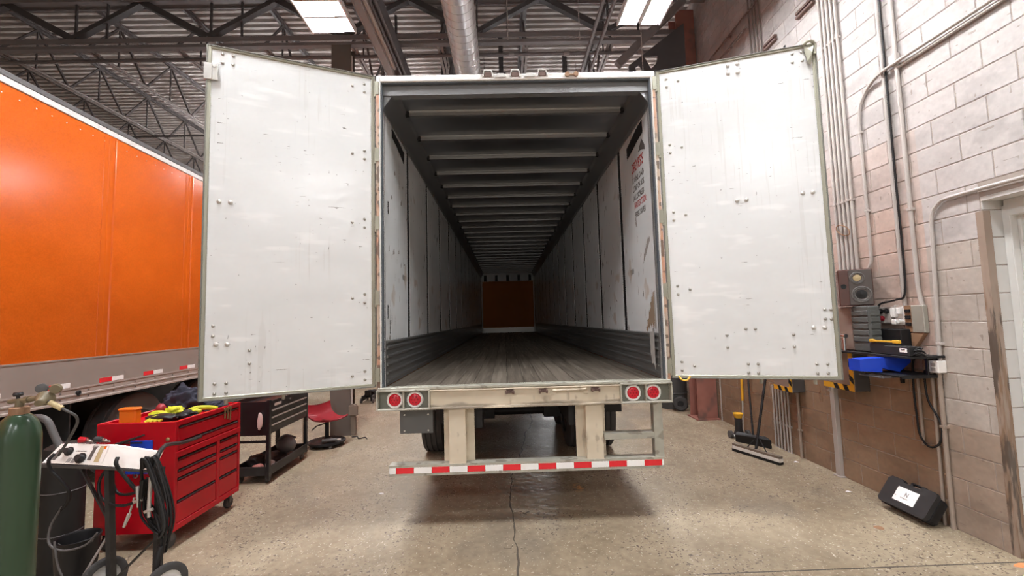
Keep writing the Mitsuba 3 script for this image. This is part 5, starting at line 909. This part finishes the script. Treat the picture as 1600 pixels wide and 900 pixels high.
part(wo, 'plug', cat(bx(3.485, 3.53, 3.81, 3.85, 1.69, 1.775, 0.006), bx(3.495, 3.53, 3.765, 3.80, 1.715, 1.775, 0.006)), 'm_white'); part(wo, 'plug', cat(bx(3.485, 3.53, 3.805, 3.845, 1.622, 1.67, 0.006), cyl((3.49, 3.78, 1.655), (3.53, 3.78, 1.655), 0.018)), 'm_white')
eb = thing('electrical_box', 'grey-green electrical box with a rusty open side on the block wall', 'electrical box')
part(eb, 'cover', bx(3.515, XW, 3.565, 3.68, 1.555, 1.790, 0.006), 'm_box_grey'); part(eb, 'open_side', bx(3.525, XW, 3.682, 3.750, 1.56, 1.79, 0.003), 'm_rusty')
for z in (1.63, 1.69, 1.745): part(eb, 'terminal', bx(3.515, 3.526, 3.692, 3.738, z - 0.016, z + 0.012), 'm_black')
part(eb, 'bracket', prism([(3.58, 1.553), (3.70, 1.553), (3.70, 1.40)], 'x', 3.52, XW), 'm_rusty')
solo('power_supply', 'black box lying on the shelf behind the yellow level', 'box', bx(3.44, 3.55, 3.71, 3.98, 1.376, 1.585, 0.006), 'm_black')
lv = thing('yellow_level', 'yellow hand tool lying along the front of the shelf', 'tool')
part(lv, 'blade', cat(bx(3.272, 3.29, 3.57, 3.84, 1.478, 1.494, 0.004), bx(3.268, 3.294, 3.55, 3.62, 1.472, 1.502, 0.006), bx(3.268, 3.294, 3.80, 3.85, 1.474, 1.50, 0.006)), 'm_yellow')
rd = thing('radio', 'black receiver with a white sticker at the front of the shelf', 'receiver')
part(rd, 'case', cat(bx(3.27, 3.38, 3.47, 3.70, 1.376, 1.452, 0.005), bx(3.28, 3.37, 3.70, 3.86, 1.376, 1.474, 0.005)), 'm_charcoal'); part(rd, 'sticker', bx(3.2675, 3.2705, 3.485, 3.55, 1.405, 1.438), 'm_paper'); part(rd, 'print', cat(bx(3.266, 3.2676, 3.50, 3.535, 1.424, 1.430), bx(3.266, 3.2676, 3.50, 3.535, 1.414, 1.419)), 'm_print')
solo('cord_coil', 'small coil of black cord at the right end of the shelf', 'cord', tube([(3.31 + 0.03 * math.sin(a * 1.02), 3.42 + 0.04 * math.cos(a), 1.38 + 0.004 * a + 0.01 * math.sin(2 * a)) for a in np.linspace(0, 14, 70)], 0.006, 6), 'm_black', True)
solo('blue_tray', 'bright blue plastic tray sticking out of the lower tier of the wall shelf', 'tray', cat(hull([(3.05, 3.70, 1.236), (3.05, 3.825, 1.236), (3.05, 3.70, 1.336), (3.05, 3.825, 1.336), (3.24, 3.70, 1.222), (3.24, 3.825, 1.222), (3.24, 3.70, 1.345), (3.24, 3.825, 1.345)]), hull([(3.23, 3.705, 1.26), (3.23, 3.82, 1.26), (3.23, 3.705, 1.345), (3.23, 3.82, 1.345), (3.50, 3.705, 1.30), (3.50, 3.82, 1.30), (3.50, 3.705, 1.352), (3.50, 3.82, 1.352), (3.40, 3.71, 1.22), (3.40, 3.82, 1.22)])), 'm_blue')

# black case leaning on the wall
kc = thing('equipment_case', 'black plastic carry case with a white label leaning on the foot of the wall', 'case')
ct, sn = math.cos(math.radians(36)), math.sin(math.radians(36))
# local: u along -y, w up the face, v out of the face
KM = mat4((0, -1, 0), (sn, 0, ct), (-ct, 0, sn), (3.305, 3.955, 0.072)); K = lambda m: xf(m, KM)
def rounded(x0, x1, y0, y1, c): return [(x0 + c, y0), (x1 - c, y0), (x1, y0 + c), (x1, y1 - c), (x1 - c, y1), (x0 + c, y1), (x0, y1 - c), (x0, y0 + c)]
CW, CHh = 0.435, 0.245
lid = [(0.02, 0), (CW - 0.02, 0), (CW, 0.02), (CW, CHh - 0.025), (CW - 0.025, CHh), (CW * 0.70, CHh), (CW * 0.67, CHh - 0.022), (CW * 0.33, CHh - 0.022), (CW * 0.30, CHh), (0.025, CHh), (0, CHh - 0.025), (0, 0.02)]
part(kc, 'lid', K(prism(lid, 'z', -0.042, 0.0)), 'm_charcoal'); part(kc, 'lid_rim', K(cat(prism(rounded(-0.006, CW + 0.006, -0.006, CHh - 0.02, 0.02), 'z', -0.052, -0.042))), 'm_black')
part(kc, 'shell', K(prism(rounded(0.004, CW - 0.004, 0.004, CHh - 0.022, 0.022), 'z', -0.118, -0.052)), 'm_black')
part(kc, 'handle', K(cat(bx(0.15, 0.17, CHh - 0.03, CHh + 0.012, -0.075, -0.05, 0.004), bx(0.27, 0.29, CHh - 0.03, CHh + 0.012, -0.075, -0.05, 0.004), bx(0.15, 0.29, CHh + 0.0, CHh + 0.018, -0.078, -0.048, 0.007))), 'm_black')
for u in (0.06, 0.34): part(kc, 'latch', K(bx(u, u + 0.04, CHh - 0.03, CHh + 0.004, -0.07, -0.035, 0.004)), 'm_black')
lb_ = part(kc, 'label', K(bx(0.122, 0.315, 0.055, 0.180, 0.0, 0.0015)), 'm_paper')
def case_text(s, u, w, hgt, mat='m_print_grey', bold=False): mm = meshkit.text_mesh(s, hgt, 0.0008, bold); mm.vertices += [u, w, 0.0014]; part(lb_, 'print', K(mm), mat)
case_text('N', 0.203, 0.110, 0.036, 'm_print_grey', True); case_text('novastar', 0.181, 0.088, 0.0125, 'm_print_grey', True); case_text('o', 0.134, 0.094, 0.010); case_text('co', 0.290, 0.112, 0.010)

# brooms, jack, drum
b1 = thing('push_broom', 'push broom with white and black bristles standing on the floor below the right trailer door', 'broom')
hd = np.array([2.915, 5.655, 0]); he = np.array([3.150, 5.060, 0])
part(b1, 'head', beam(hd + [0, 0, 0.082], he + [0, 0, 0.082], 0.055, 0.03), 'm_timber'); part(b1, 'white_bristles', beam(hd + [0, 0, 0.050], he + [0, 0, 0.050], 0.064, 0.042), 'm_brush'); part(b1, 'black_bristles', beam(hd + [0, 0, 0.016], he + [0, 0, 0.016], 0.072, 0.032), 'm_black')
part(b1, 'handle', cyl((3.04, 5.37, 0.095), (3.385, 5.60, 1.06), 0.0155), 'm_black', smooth=40); part(b1, 'brace', cyl((2.99, 5.47, 0.095), (3.09, 5.40, 0.24), 0.006), 'm_black'); part(b1, 'brace', cyl((3.09, 5.24, 0.095), (3.09, 5.40, 0.24), 0.006), 'm_black')
b2 = thing('floor_squeegee', 'black wide squeegee leaning on the wall behind the push broom', 'squeegee')
part(b2, 'blade', hull([(3.14, 6.03, 0.0), (3.40, 5.66, 0.0), (3.13, 6.02, 0.10), (3.40, 5.64, 0.11), (3.18, 6.05, 0.13), (3.38, 5.72, 0.14), (3.17, 6.06, 0.0), (3.43, 5.69, 0.0)]), 'm_black'); part(b2, 'handle', cyl((3.29, 5.86, 0.12), (3.52, 6.31, 0.95), 0.013), 'm_black', smooth=40)
jb = thing('bottle_jack', 'small wheeled bottle jack with a yellow top beside the block wall', 'jack')
part(jb, 'base', bx(3.20, 3.40, 6.17, 6.33, 0.01, 0.035, 0.005), 'm_print_grey'); part(jb, 'cylinder', cat(cyl((3.31, 6.25, 0.03), (3.31, 6.25, 0.27), 0.05), hull([(3.24, 6.22, 0.03), (3.38, 6.22, 0.03), (3.24, 6.28, 0.03), (3.38, 6.28, 0.03), (3.31, 6.22, 0.2), (3.31, 6.28, 0.2)])), 'm_charcoal', smooth=40)
part(jb, 'cap', cat(cyl((3.31, 6.25, 0.27), (3.31, 6.25, 0.315), 0.05, 0.062), cyl((3.31, 6.25, 0.315), (3.31, 6.25, 0.335), 0.065)), 'm_yellow', smooth=40)
for x in (3.17, 3.42): part(jb, 'wheel', cyl((x - 0.02, 6.22, 0.05), (x + 0.02, 6.22, 0.05), 0.05), 'm_dark_grey', smooth=40)
yl = thing('yellow_lever', 'yellow-sleeved rod standing against the wall behind the bottle jack', 'rod')
part(yl, 'rod', cyl((3.50, 6.50, 0.0), (3.525, 6.50, 0.46), 0.011), 'm_conduit', smooth=40); part(yl, 'sleeve', cyl((3.525, 6.50, 0.46), (3.54, 6.50, 1.25), 0.018), 'm_yellow', smooth=40)
dm = thing('oil_drum', 'black steel drum standing behind the red-brown column', 'drum')
part(dm, 'shell', lathe([(0.0, 0.0), (0.285, 0.0), (0.29, 0.01), (0.285, 0.02), (0.285, 0.27), (0.296, 0.285), (0.285, 0.30), (0.285, 0.57), (0.296, 0.585), (0.285, 0.60), (0.285, 0.86), (0.292, 0.875), (0.285, 0.88), (0.275, 0.865), (0.0, 0.865)], (3.20, 8.45, 0), n=40), 'm_drum', smooth=35)
solo('small_tire', 'small dark tire standing on edge between the drum and the red-brown column', 'tire', lathe([(0.06, -0.04), (0.11, -0.045), (0.13, -0.03), (0.135, 0.0), (0.13, 0.03), (0.11, 0.045), (0.06, 0.04), (0.06, -0.04)], (3.19, 8.02, 0.135), (0.3, 1, 0), 24), 'm_rubber', 40)

# litter on the floor
solo('dry_leaf', 'orange-brown dry leaf on the floor at the right corner', 'leaf', hull([(3.40, 2.995, 0.001), (3.44, 2.975, 0.001), (3.49, 2.985, 0.001), (3.46, 3.01, 0.014), (3.42, 3.005, 0.008), (3.485, 2.995, 0.02)]), 'm_leaf')
for (x, y), lab in (((3.30, 4.27), 'white paper scrap on the floor by the wall left of the case'), ((3.38, 5.14), 'pale scrap at the wall foot right of the floor conduits'), ((-1.33, 4.62), 'white scrap on the floor left of the trailer bumper')):
    solo('paper_scrap', lab, 'scrap', hull([(x - 0.03, y, 0.001), (x + 0.03, y - 0.012, 0.001), (x + 0.02, y + 0.02, 0.001), (x, y + 0.01, 0.012), (x - 0.02, y + 0.018, 0.004)]), 'm_paper')
solo('floor_anchor', 'small round metal anchor in the floor in front of the case', 'floor anchor', lathe([(0.0, 0.001), (0.016, 0.001), (0.018, 0.004), (0.03, 0.004), (0.034, 0.0)], (2.98, 3.57, 0.0), n=16), 'm_rusty', 40)
